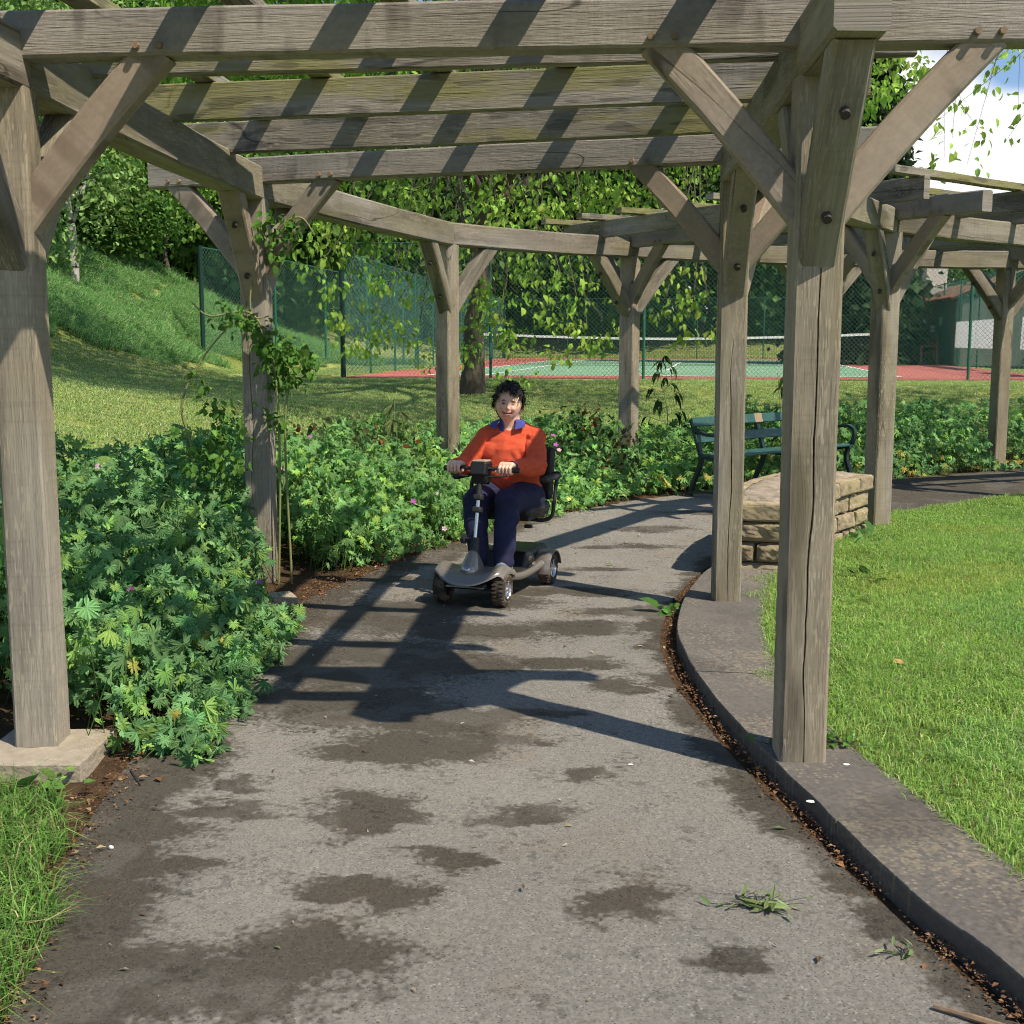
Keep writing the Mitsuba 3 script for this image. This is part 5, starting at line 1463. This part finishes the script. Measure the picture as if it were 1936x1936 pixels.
def wheel(x, y, r, w, side, steer=0.0):
    """side +1: outer face towards +x."""
    M = np.eye(4); c, s = math.cos(steer), math.sin(steer); M[:2, :2] = [[c, -s], [s, c]]; M[:3, 3] = (x, y, r)
    h = w / 2; ri = r * .62
    tyre = revolve_x([(-h * .8, ri), (-h, r * .80), (-h * .92, r * .93), (-h * .6, r * .985), (0, r), (h * .6, r * .985), (h * .92, r * .93), (h, r * .80), (h * .8, ri), (h * .3, ri * .97), (-h * .3, ri * .97), (-h * .8, ri)], 44)
    lugs = []
    for k in range(26):
        a = k * 2 * math.pi / 26
        for q in (-1, 1):
            b = rbox(w * .34, r * .12, .008, .002, (q * w * .27, 0, r + .001), 6)
            R = trimesh.transformations.rotation_matrix(a + q * .06, [1, 0, 0]); lugs.append(moved(b, R))
    kk = sput('wheel', moved(revolve_x([(h * .25, 0.001), (h * .25, ri * .99), (-h * .25, ri * .99), (-h * .25, .001)], 30), M), 'scooter_black')
    sput('tyre', moved(join(tyre, *lugs), M), 'rubber', kk)
    rim = [revolve_x([(h * .55, ri * 1.0), (h * .95, ri * .99), (h * .98, ri * .92), (h * .75, ri * .82), (h * .3, ri * .80)], 36), revolve_x([(h * .9, .001), (h * .9, ri * .22), (h * .7, ri * .3), (h * .2, ri * .3)], 20)]
    for k in range(5):
        b = rbox(h * .35, ri * .24, ri * .85, .004, (h * .62, 0, ri * .5), 6); rim.append(moved(b, trimesh.transformations.rotation_matrix(k * 2 * math.pi / 5 + .3, [1, 0, 0])))
    rm = join(*rim)
    if side < 0: rm = moved(rm, np.diag([-1, 1, 1, 1.0])); rm.invert()
    sput('rim', moved(rm, M), 'alloy', kk)


wheel(-.185, .0, .097, .078, -1, .05); wheel(.19, .0, .097, .078, 1, .05)
wheel(-.215, .74, .098, .08, -1); wheel(.215, .74, .098, .08, 1)
# front deck: a shield with wings over both wheels
xs = np.linspace(-.225, .225, 31); ys = np.linspace(-.17, .15, 19); DX, DY = np.meshgrid(xs, ys)
front = -.17 + .10 * (np.abs(DX) / .225) ** 2.2
u = (DY + .17) / .32
YY = front + (.15 - front) * u
wing = .035 * np.exp(-((np.abs(DX) - .19) / .06) ** 2) * np.exp(-((YY - .0) / .10) ** 2)
ZZ = .196 + wing + .012 * np.sin(np.pi * u) - .085 * (np.clip(-YY - .06, 0, 1) / .11) ** 2 * .6 - .03 * np.clip((np.abs(DX) - .19) / .035, 0, 1) ** 2
deck = np.stack([DX, YY, ZZ], -1).reshape(-1, 3); df = grid_faces(19, 31)
rimv = deck.copy(); rimv[:, 2] -= .014
bd_idx = np.concatenate([np.arange(31), 31 * np.arange(1, 19) + 30, (18 * 31 + np.arange(29, -1, -1)), 31 * np.arange(17, 0, -1)])
skirt = [[bd_idx[i], bd_idx[(i + 1) % len(bd_idx)], bd_idx[(i + 1) % len(bd_idx)] + 589, bd_idx[i] + 589] for i in range(len(bd_idx))]
sput('front_cowl', (np.vstack([deck, rimv]), np.vstack([df, df[:, ::-1] + 589, np.array(skirt)[:, ::-1]])), 'scooter_bronze', sm=40)
kk = sput('tiller_boss', m3.Manifold.batch_hull([m3.Manifold.sphere(.06, 20).translate((0, -.045, .20)), m3.Manifold.sphere(.035, 20).translate((0, .01, .285)), m3.Manifold.sphere(.05, 20).translate((0, .06, .20))]), 'scooter_bronze')
bad = m3.Manifold.sphere(.03, 20).scale((1, .35, .62)).rotate((-35, 0, 0)).translate((0, -.098, .222)); sput('badge', bad, 'chrome', kk)
sput('front_bumper', rbox(.26, .10, .05, .02, (0, -.06, .125)), 'scooter_black')
sput('front_axle', tube([(-.2, 0, .097), (.2, 0, .097)], .014, 10), 'satin_black')
sput('bumper_strip', rbox(.24, .02, .012, .004, (0, -.113, .118)), 'chrome')
# floor and rear
sput('floor_board', rbox(.36, .52, .045, .018, (0, .34, .125)), 'satin_black')
for s in (-1, 1):
    pts = curve([(s * .19, .12, .15), (s * .195, .3, .125), (s * .2, .5, .125), (s * .215, .62, .15)], 8)
    sput('side_trim', tube(pts, .022, 10), 'scooter_bronze')
bat = m3.Manifold.batch_hull([m3.Manifold.sphere(.035, 14).translate((a * .13, y, z)) for a in (-1, 1) for y, z in ((.50, .14), (.54, .20), (.86, .205), (.90, .14))])
sput('battery_box', bat, 'scooter_black')
sput('rear_chassis', rbox(.34, .34, .09, .03, (0, .74, .13)), 'scooter_bronze')
for s in (-1, 1):
    a = np.linspace(math.radians(-8), math.radians(172), 15); w = np.linspace(-.052, .052, 5); v = []
    for q in (0.124, .117):
        for t in a:
            for ww in w:
                rr = q + .006 - .010 * (abs(ww) / .052) ** 2
                v.append((s * .215 + ww, .74 - rr * math.cos(t), .098 + rr * math.sin(t)))
    v = np.array(v); f1 = grid_faces(15, 5); rim = np.array([[i * 5, (i + 1) * 5, (i + 1) * 5 + 75, i * 5 + 75] for i in range(14)] + [[i * 5 + 4, i * 5 + 79, (i + 1) * 5 + 79, (i + 1) * 5 + 4] for i in range(14)] + [[j, j + 75, j + 76, j + 1] for j in range(4)] + [[70 + j, 71 + j, 146 + j, 145 + j] for j in range(4)])
    sput('mudguard', (v, np.vstack([f1, f1[:, ::-1] + 75, rim])), 'scooter_bronze', sm=40)
# tiller
T0, T1 = V(0, .02, .27), V(0, .135, .765)
ax_ = unit(T1 - T0)
sput('tiller_sleeve', tube([T0, T0 + ax_ * .12], [.034, .026], 14), 'satin_black')
sput('tiller_tube', tube([T0 + ax_ * .10, T0 + ax_ * .42], .0125, 12), 'chrome')
sput('tiller_post', tube([T0 + ax_ * .36, T1], .016, 12), 'satin_black')
for h in (.285, .36):
    sput('tiller_clamp', moved(rbox(.055, .05, .035, .008, (0, 0, 0)), frame(T0 + ax_ * h, X, np.cross(ax_, X), ax_)), 'satin_black')
kk = sput('adjuster_knob', tube([T0 + ax_ * .11 - X * .02, T0 + ax_ * .11 - X * .075], [.010, .010], 10), 'satin_black')
sput('knob_grip', tube([T0 + ax_ * .11 - X * .06, T0 + ax_ * .11 - X * .064, T0 + ax_ * .11 - X * .085], [.012, .032, .028], 12), 'satin_black', kk)
HM = frame(T1, X, unit(V(0, 1, -.25)), None)
kk = sput('control_head', moved(m3.Manifold.batch_hull([m3.Manifold.sphere(.016, 12).translate((a * .036, y, z)) for a in (-1, 1) for y, z in ((-.035, -.01), (-.04, .045), (.045, .065), (.045, -.01))]), HM), 'scooter_black')
sput('control_panel', moved(rbox(.086, .098, .014, .006, (0, .0, .0)), HM @ trimesh.transformations.translation_matrix((0, .0, .071)) @ trimesh.transformations.rotation_matrix(.22, [1, 0, 0])), 'panel_tan', kk)
scene['panel_tan'] = princ((.33, .27, .20), .35)
sput('under_cover', moved(m3.Manifold.batch_hull([m3.Manifold.sphere(.014, 12).translate((a * .034, y, z)) for a in (-1, 1) for y, z in ((-.005, -.055), (.045, -.05), (-.03, .0), (.045, 0))]), HM), 'scooter_black', kk)
bar = curve([(-.235, .15, .785), (-.12, .135, .79), (0, .13, .79), (.12, .135, .79), (.235, .15, .785)], 8)
sput('handlebar', tube(bar, .0115, 10), 'satin_black')
for s in (-1, 1):
    sput('grip', tube([(s * .10, .135, .79), (s * .24, .151, .784)], .0165, 12), 'satin_black')
    sput('lever', tube(curve([(s * .06, .10, .745), (s * .13, .095, .75), (s * .18, .11, .755)], 6), .006, 8), 'satin_black')
# seat
sput('seat_post', tube([(0, .62, .26), (0, .62, .46)], .025, 12), 'satin_black')
sput('seat_base', rbox(.40, .38, .03, .012, (0, .62, .455)), 'satin_black')
sput('seat_cushion', rbox(.43, .42, .075, .035, (0, .61, .495)), 'seat_vinyl')
BMx = trimesh.transformations.rotation_matrix(-.14, [1, 0, 0], (0, .83, .55))
sput('backrest', moved(rbox(.42, .06, .34, .03, (0, .85, .70)), BMx), 'seat_vinyl')
scene['seat_vinyl'] = bump(mikit.proc(lambda p, n, uv: FB(p.x * 120, p.y * 120, p.z * 120, 2), 2e-3), .002, {'type': 'principled', 'base_color': rgb(.016, .016, .017), 'roughness': .5})
for s in (-1, 1):
    c_ = curve([(s * .12, .62, .43), (s * .22, .62, .425), (s * .275, .63, .45), (s * .285, .65, .52), (s * .285, .70, .66), (s * .27, .80, .70), (s * .22, .85, .70)], 8)
    kk = sput('armrest_frame', tube(c_, .0125, 10), 'satin_black')
    sput('armrest_pad', rbox(.055, .26, .035, .014, (s * .29, .56, .70)), 'satin_black', kk)
sput('seat_lever', rbox(.05, .03, .022, .006, (.17, .50, .40)), 'satin_black')
say(SC, 'bronze and black four-wheeled mobility scooter on the path, ridden towards the camera', 'mobility scooter')

# ------------------------------------------------------------------ rider
def bones(chain, seg=20):
    """Union of hulls of consecutive spheres: [(point, radius), ...]."""
    return [m3.Manifold.batch_hull([m3.Manifold.sphere(float(r), seg).translate(tuple(map(float, p))) for p, r in (chain[i], chain[i + 1])]) for i in range(len(chain) - 1)]


def ell(c, r, seg=28, rot=(0, 0, 0)):
    return m3.Manifold.sphere(1.0, seg).scale(tuple(map(float, r))).rotate(rot).translate(tuple(map(float, c)))


def hull(*a):
    return m3.Manifold.batch_hull(list(a))


def soft(mans, edge=.014, it=12):
    m = mans[0] if len(mans) == 1 else m3.Manifold.batch_boolean(mans, m3.OpType.Add)
    t = tm(m.refine_to_length(edge)); t.merge_vertices()
    trimesh.smoothing.filter_taubin(t, .5, .53, it)
    return t


def as_man(t):
    return m3.Manifold(m3.Mesh(np.asarray(t.vertices, np.float32), np.asarray(t.faces, np.uint32)))


PE = 'person'
hipL, hipR = V(.105, .64, .565), V(-.105, .64, .565)
knL, knR = V(.118, .275, .575), V(-.085, .27, .58)
anL, anR = V(.128, .185, .205), V(-.035, .185, .205)
shL, shR = V(.152, .665, .955), V(-.152, .655, .955)
elL, elR = V(.240, .46, .775), V(-.240, .44, .77)
wrL, wrR = V(.175, .20, .80), V(-.185, .20, .795)
HC = V(-.002, .605, 1.152)           # head centre


def hand(s):
    """Hand closed round the grip on side s; knuckles towards the camera (local -y)."""
    g0 = V(s * .165, .143, .787)              # grip centre under the palm
    L = []
    palm = hull(*[m3.Manifold.sphere(.014, 12).translate((s * (.165 + dx), .143 + dy, .787 + dz)) for dx, dy, dz in ((-.034, -.012, .027), (.034, -.012, .027), (-.03, .045, .022), (.024, .05, .02), (-.034, .0, .033), (.032, .0, .033))])
    L.append(palm)
    L += bones([(V(*wrL) * [s, 1, 1] if s > 0 else wrR, .026), (V(s * .168, .172, .80), .024)], 14)
    for k, (dx, ln) in enumerate(((-.033, .92), (-.011, 1.0), (.011, .97), (.032, .82))):
        x = s * (.165 - dx * -1)
        p0 = V(x, .128, .813); p1 = V(x, .113 - .010 * ln, .800); p2 = V(x, .112 - .004 * ln, .775); p3 = V(x + s * -.002, .130, .764); p4 = V(x, .146, .770 - .004)
        L += bones([(p0, .0115), (p1, .0105), (p2, .0095), (p3, .0088), (p4, .008)], 12)
    tx = s * .120
    L += bones([(V(s * .142, .165, .803), .014), (V(s * .124, .150, .792), .012), (V(s * .112, .128, .780), .0105), (V(s * .108, .112, .776), .009)], 12)
    t = soft(L, .004, 6)
    return as_man(t)


head = trimesh.creation.icosphere(5, 1.0)
d = head.vertices.copy(); x, y, z = d.T
face = np.clip(-y, 0, 1)
q = d * V(.081, .095, .113)
q[:, 0] *= 1 - .16 * np.clip(-z - .05, 0, 1) ** 1.3 + .05 * np.exp(-((z + .15) / .25) ** 2) * face        # jaw narrows, cheeks
q[:, 1] -= .012 * np.exp(-((z + .85) / .22) ** 2) * face * np.exp(-(x / .5) ** 2)               # chin
def gb(cx, cz, sx, sz): return np.exp(-((x - cx) / sx) ** 2 - ((z - cz) / sz) ** 2) * (y < .1)
q[:, 1] -= .021 * gb(0, -.26, .10, .11) + .012 * gb(0, -.08, .085, .2)                            # nose
q[:, 1] -= .006 * (gb(-.13, -.30, .06, .06) + gb(.13, -.30, .06, .06))
q[:, 1] += .010 * (gb(-.36, .02, .17, .10) + gb(.36, .02, .17, .10))                           # eye sockets
q[:, 1] -= .005 * (gb(-.36, -.01, .11, .055) + gb(.36, -.01, .11, .055))                       # lids
q[:, 1] -= .006 * (gb(-.38, .17, .22, .06) + gb(.38, .17, .22, .06))                           # brow
q[:, 1] -= .011 * (gb(-.48, -.30, .17, .14) + gb(.48, -.30, .17, .14))                         # smiling cheeks
smile = z + .555 - .42 * x ** 2
q[:, 1] += .006 * np.exp(-(smile / .035) ** 2) * (np.abs(x) < .40) * (y < 0)                   # mouth line
q[:, 1] -= .006 * np.exp(-((smile - .06) / .05) ** 2) * (np.abs(x) < .3) * (y < 0) + .008 * np.exp(-((smile + .075) / .06) ** 2) * (np.abs(x) < .28) * (y < 0)
head.vertices = q
ears = []
for s in (-1, 1):
    ears.append(ell((s * .080, .015, -.018), (.012, .022, .034), 16, (0, 0, s * -20)))
hrot = trimesh.transformations.rotation_matrix(math.radians(-4), [1, 0, 0]) @ trimesh.transformations.rotation_matrix(math.radians(19), [0, 0, 1]) @ trimesh.transformations.rotation_matrix(math.radians(5), [0, 1, 0])
HT = trimesh.transformations.translation_matrix(HC) @ hrot
hm = join(moved(head, HT)); hman = as_man(hm)
for e in ears: hman = hman + as_man(moved(e, HT))
neck = bones([(V(0, .66, .985), .068), (V(0, .635, 1.06), .058), (V(0, .625, 1.10), .060)])
core = [hull(ell((0, .66, .60), (.16, .12, .10)), ell((0, .67, .78), (.155, .105, .1))), hull(ell((0, .67, .78), (.155, .105, .1)), ell((0, .665, .95), (.15, .085, .07)))]
core += bones([(V(0, .665, .97), .07), (V(*shL), .055), (V(*elL), .042), (V(*wrL), .026)]) + bones([(V(0, .665, .97), .07), (V(*shR), .055), (V(*elR), .042), (V(*wrR), .026)])
core += bones([(hipL, .085), (knL, .055), (anL, .036), (anL + V(.005, -.10, -.045), .03)]) + bones([(hipR, .085), (knR, .055), (anR, .036), (anR + V(-.005, -.10, -.045), .03)])
core += [hull(ell((0, .64, .98), (.10, .055, .05)), ell((0, .60, .93), (.09, .05, .05)))]
body = as_man(soft(core + neck, .016, 6))
body = body + hman + hand(1) + hand(-1)
bt = tm(body)
bv = bt.vertices; col = np.tile(V(.70, .45, .35), (len(bv), 1))
loc = (np.linalg.inv(HT) @ np.c_[bv, np.ones(len(bv))].T).T[:, :3] / V(.081, .095, .113)
lx, ly, lz = loc.T; fr = (ly < -.2) & (np.abs(lz) < 1.1) & (np.abs(lx) < 1.1)
def fb(cx, cz, sx, sz): return np.exp(-((lx - cx) / sx) ** 2 - ((lz - cz) / sz) ** 2) * fr
ch = np.clip(fb(-.45, -.28, .2, .17) + fb(.45, -.28, .2, .17) + .7 * fb(0, -.3, .12, .1), 0, 1)[:, None]; col = col * (1 - ch) + V(.72, .39, .31) * ch
sm_ = lz + .555 - .42 * lx ** 2
lip = (np.exp(-((sm_ + .02) / .085) ** 2) * (np.abs(lx) < .36) * fr)[:, None] * .8; col = col * (1 - lip) + V(.48, .15, .13) * lip
ml = (np.exp(-(sm_ / .034) ** 2) * (np.abs(lx) < .42) * fr)[:, None]; col = col * (1 - .85 * ml) + V(.09, .03, .03) * .85 * ml
for s in (-1, 1):
    ey = np.clip(np.exp(-((lx - s * .36) / .135) ** 2 - ((lz + .015 + .25 * (lx - s * .36) ** 2) / .058) ** 2) * fr * 1.5, 0, 1)[:, None]; col = col * (1 - ey) + V(.045, .025, .02) * ey
    br = np.clip(np.exp(-((lx - s * .37) / .2) ** 2 - ((lz - .15 + .3 * (lx - s * .3) ** 2) / .055) ** 2) * fr * 1.1, 0, 1)[:, None] * .85; col = col * (1 - br) + V(.05, .035, .03) * br
col = col * (.92 + .16 * nfbm(bv * 60, 2, 3)[:, None])
scene['skin'] = princ({'type': 'mesh_attribute', 'name': 'vertex_color'}, .48, spec=.4)
put('body', moved(bt, SM), 'skin', PE, smooth=True, color=col)

# hair: a cap plus many locks
hv = head.copy(); hd = unit(q); hz = d[:, 2]; hy = d[:, 1]; hx = d[:, 0]
line = .30 + .13 * np.cos(hx * 5 + 1) - .95 * np.clip(hy + .30, 0, 2) - .25 * (np.abs(hx) > .7)
keep = (hz > line + .2) | (hy > .25) & (hz > -.85) | ((np.abs(hx) > .80) & (hz > -.22) & (hy > -.25))
fk = keep[head.faces].all(1)
cap = trimesh.Trimesh(head.vertices * 1.0, head.faces[fk], process=False); cap.remove_unreferenced_vertices()
cd = unit(cap.vertices / V(.081, .095, .113))
cap.vertices = cap.vertices + cd * (.006 + .010 * nfbm(cd * 6, 3, 5) + .018 * np.clip(cd[:, 2], 0, 1))[:, None]
r3 = R_(15); n = 1500
up_ = np.where(cd[:, 2] > -.25)[0]; idx = up_[r3.integers(0, len(up_), n)]; p0 = cap.vertices[idx]; nrm = cd[idx]
crown_dir = unit(np.stack([-.35 + .9 * nrm[:, 0], -.5 + .9 * nrm[:, 1], .1 - .75 * (1 - np.clip(nrm[:, 2], 0, 1))], 1))
tdir = unit(crown_dir - nrm * (crown_dir * nrm).sum(1, keepdims=True) * .9 + nrm * .35 + r3.normal(0, .25, (n, 3)))
lk_v, lk_f = leaf_quad(.35, .11)
v, f, c = scatter(lk_v, lk_f, p0 - nrm * .003, frames(tdir, nrm), .023 * np.exp(r3.normal(0, .3, n)), tint(r3, n, (.014, .012, .012), .35, .1))
v = np.vstack([v, cap.vertices]); f = np.vstack([f, cap.faces + len(c)]); c = np.vstack([c, np.tile(V(.012, .010, .010), (len(cap.vertices), 1))])
vh = (np.linalg.inv(np.eye(4)) @ HT @ np.c_[v, np.ones(len(v))].T).T[:, :3]
put('hair', moved((vh, f), SM), 'hair', PE, color=c)
scene['hair'] = princ({'type': 'mesh_attribute', 'name': 'vertex_color'}, .38, spec=.5)
labels[PE + '__hair'] = {'label': 'short tousled black hair'}

# sweater
sw = [hull(ell((0, .655, .615), (.192, .15, .05)), ell((0, .63, .72), (.188, .16, .09))), hull(ell((0, .63, .72), (.188, .16, .09)), ell((0, .635, .86), (.178, .14, .08))),
      hull(ell((0, .635, .86), (.178, .14, .08)), ell((0, .66, .968), (.15, .09, .05))), hull(ell((.08, .66, .985), (.07, .07, .045)), ell((-.08, .66, .985), (.07, .07, .045))),
      hull(ell((.08, .568, .84), (.09, .07, .08)), ell((-.08, .568, .84), (.09, .07, .08)))]
for sh, el, wr, s in ((shL, elL, wrL, 1), (shR, elR, wrR, -1)):
    fw = unit(wr - el)
    sw += bones([(V(s * .08, .66, .965), .062), (sh, .064), ((sh + el) / 2, .063), (el, .059), ((el + wr) / 2, .053), (wr - fw * .035, .042)])
sweater = m3.Manifold.batch_boolean(sw, m3.OpType.Add)
sweater = as_man(soft([sweater], .012, 8))
sweater = sweater - hull(ell((.015, .55, 1.075), (.085, .11, .085)), ell((0, .70, 1.08), (.075, .06, .06)), ell((.02, .50, .985), (.012, .05, .012)))          # open neck
for el, wr in ((elL, wrL), (elR, wrR)):
    fw = unit(wr - el); a = wr - fw * .03
    sweater = sweater - m3.Manifold.batch_hull([m3.Manifold.sphere(.033, 14).translate(tuple(map(float, a - fw * .03))), m3.Manifold.sphere(.036, 14).translate(tuple(map(float, a + fw * .05)))])
st = tm(sweater.refine_to_length(.009)); st.merge_vertices()
nv = st.vertex_normals; pv = st.vertices
fold = .008 * np.sin(pv[:, 2] * 55 + 7 * nfbm(pv * 7, 2, 1) * 2 + pv[:, 0] * 18) * np.clip((nfbm(pv * 5, 3, 4) - .42) * 4, 0, 1) + .010 * (nfbm(pv * 13, 3, 9) - .5)
st.vertices = pv + nv * fold[:, None]
trimesh.smoothing.filter_taubin(st, .4, .42, 3)
scene['orange_knit'] = bump(mikit.proc(lambda p, n, uv: N(p.x * 300, p.y * 300, p.z * 420), 1e-3), .0015, {'type': 'principled', 'base_color': mikit.proc(lambda p, n, uv: MX((.56, .08, .035), (.68, .115, .055), FB(p.x * 40, p.y * 40, p.z * 60, 2))), 'roughness': .85, 'sheen': .3, 'specular': .2})
put('sweater', moved(st, SM), 'orange_knit', PE, smooth=True)
labels[PE + '__sweater'] = {'label': 'orange red knitted jumper'}
# shirt collar, cuffs, hem
scene['shirt_blue'] = bump(mikit.proc(lambda p, n, uv: FB(p.x * 160, p.y * 160, p.z * 160, 2), 1e-3), .001, {'type': 'principled', 'base_color': rgb(.065, .075, .30), 'roughness': .8, 'specular': .2})
nk = m3.Manifold.batch_hull([ell((0, .645, 1.045), (.074, .066, .02)), ell((0, .655, .985), (.092, .085, .02))]) - m3.Manifold.batch_hull([ell((0, .64, 1.07), (.066, .058, .03)), ell((0, .64, .98), (.070, .066, .03))]) - hull(ell((.01, .50, 1.06), (.095, .10, .06)), ell((.02, .52, .97), (.04, .08, .03)))
put('shirt_collar', moved(tm(nk.refine_to_length(.008)), SM), 'shirt_blue', PE, smooth=35)
for s in (-1, 1):
    a, b, c_, e = V(s * .052, .60, 1.058), V(s * .088, .635, 1.05), V(s * .118, .568, 1.012), V(s * .062, .545, .995)
    vv = np.array([a, b, c_, e, (a + e) / 2 + V(s * .004, -.012, .004), (b + c_) / 2 + V(s * .006, -.006, .008), (a + b + c_ + e) / 4 + V(s * .004, -.014, .012)])
    n_ = V(s * .2, .8, -.3) * .006
    vv = np.vstack([vv, vv + n_]); ff = np.array([[0, 6, 4], [0, 1, 6], [1, 5, 6], [5, 2, 6], [2, 3, 6], [3, 4, 6]])
    ring_ = [0, 1, 5, 2, 3, 4]; side_ = [[ring_[i], ring_[(i + 1) % 6], ring_[(i + 1) % 6] + 7] for i in range(6)] + [[ring_[i], ring_[(i + 1) % 6] + 7, ring_[i] + 7] for i in range(6)]
    put('collar_flap', moved((vv, np.vstack([ff, ff[:, ::-1] + 7, side_])), SM), 'shirt_blue', PE, smooth=50)
for el, wr in ((elL, wrL), (elR, wrR)):
    fw = unit(wr - el); pts_ = [wr - fw * .06, wr - fw * .02, wr + fw * .004]
    o = tube(pts_, [.035, .034, .035], 20, False); i_ = tube(pts_, [.031, .030, .031], 20, False)
    v2 = np.vstack([o[0], i_[0]]); k2 = len(o[0]); e2 = [[40 + j, 40 + (j + 1) % 20, k2 + 40 + (j + 1) % 20] for j in range(20)] + [[40 + j, k2 + 40 + (j + 1) % 20, k2 + 40 + j] for j in range(20)]
    put('shirt_cuff', moved((v2, np.vstack([o[1], i_[1][:, ::-1] + k2, e2])), SM), 'cuff_navy', PE, smooth=40)
scene['cuff_navy'] = princ((.030, .034, .10), .75)
hem = hull(ell((0, .652, .60), (.198, .160, .02)), ell((0, .65, .56), (.195, .165, .015)))
put('shirt_hem', moved(tm(hem.refine_to_length(.02)), SM), 'shirt_blue', PE, smooth=40)
# trousers
tr = [hull(ell((0, .66, .575), (.205, .165, .075)), ell((0, .65, .53), (.215, .17, .03)))]
for hp, kn, an, s in ((hipL, knL, anL, 1), (hipR, knR, anR, -1)):
    m_ = (hp + kn) / 2
    tr += bones([(hp + V(s * .01, 0, .0), .112), (m_ + V(s * .008, 0, .006), .098), (kn, .081), (kn + V(0, -.012, -.09), .073), ((kn + an) / 2 + V(0, -.01, 0), .070), (an + V(0, 0, .06), .063), (an + V(0, 0, .03), .065)], 24)
trm = soft(tr, .012, 9)
for hp, kn, an in ((hipL, knL, anL), (hipR, knR, anR)):
    pass
pv = trm.vertices; nv = trm.vertex_normals
fold = .008 * np.sin(pv[:, 2] * 48 + 9 * nfbm(pv * 6, 2, 3)) * np.clip((nfbm(pv * 6, 3, 14) - .4) * 4, 0, 1) * np.clip(1 - np.abs(pv[:, 2] - .45) * 2, .3, 1) + .008 * (nfbm(pv * 12, 3, 19) - .5)
trm.vertices = pv + nv * fold[:, None]
trm_cut = trimesh.intersections.slice_mesh_plane(trm, [0, 0, 1], [0, 0, .190], cap=False)
scene['navy_cloth'] = bump(mikit.proc(lambda p, n, uv: FB(p.x * 200, p.y * 200, p.z * 200, 2), 1e-3), .001, {'type': 'principled', 'base_color': mikit.proc(lambda p, n, uv: MX((.016, .018, .048), (.027, .030, .075), FB(p.x * 30, p.y * 30, p.z * 30, 2))), 'roughness': .8, 'sheen': .25, 'specular': .2})
put('trousers', moved(trm_cut, SM), 'navy_cloth', PE, smooth=True)
labels[PE + '__trousers'] = {'label': 'navy blue trousers'}
scene['shoe_blue'] = princ((.16, .21, .27), .6)
scene['shoe_sole'] = princ((.10, .10, .11), .7)
for an, s in ((anL, 1), (anR, -1)):
    o = an + V(s * .004, 0, 0); zb = .149
    sh = m3.Manifold.batch_hull([m3.Manifold.sphere(.040, 18).scale((1, 1, .9)).translate((o[0], o[1] + .035, zb + .04)), m3.Manifold.sphere(.034, 18).translate((o[0], o[1] - .02, zb + .062)), m3.Manifold.sphere(.038, 18).scale((1.1, 1, .75)).translate((o[0] + s * .004, o[1] - .115, zb + .034)), m3.Manifold.sphere(.03, 18).scale((1.1, 1, .7)).translate((o[0] + s * .002, o[1] - .15, zb + .028))])
    kk = put('shoe', moved(soft([sh.trim_by_plane((0, 0, 1), zb + .010)], .012, 3), SM), 'shoe_blue', PE, smooth=40)
    so = m3.Manifold.batch_hull([m3.Manifold.cylinder(.014, .043, .042, 20).translate((o[0], o[1] + .036, zb)), m3.Manifold.cylinder(.014, .045, .044, 20).translate((o[0] + s * .004, o[1] - .118, zb)), m3.Manifold.cylinder(.014, .032, .03, 20).translate((o[0] + s * .002, o[1] - .158, zb))])
    put('sole', moved(so, SM), 'shoe_sole', kk, smooth=40)
say(PE, 'person with short black hair in an orange jumper and navy trousers riding the mobility scooter', 'person')
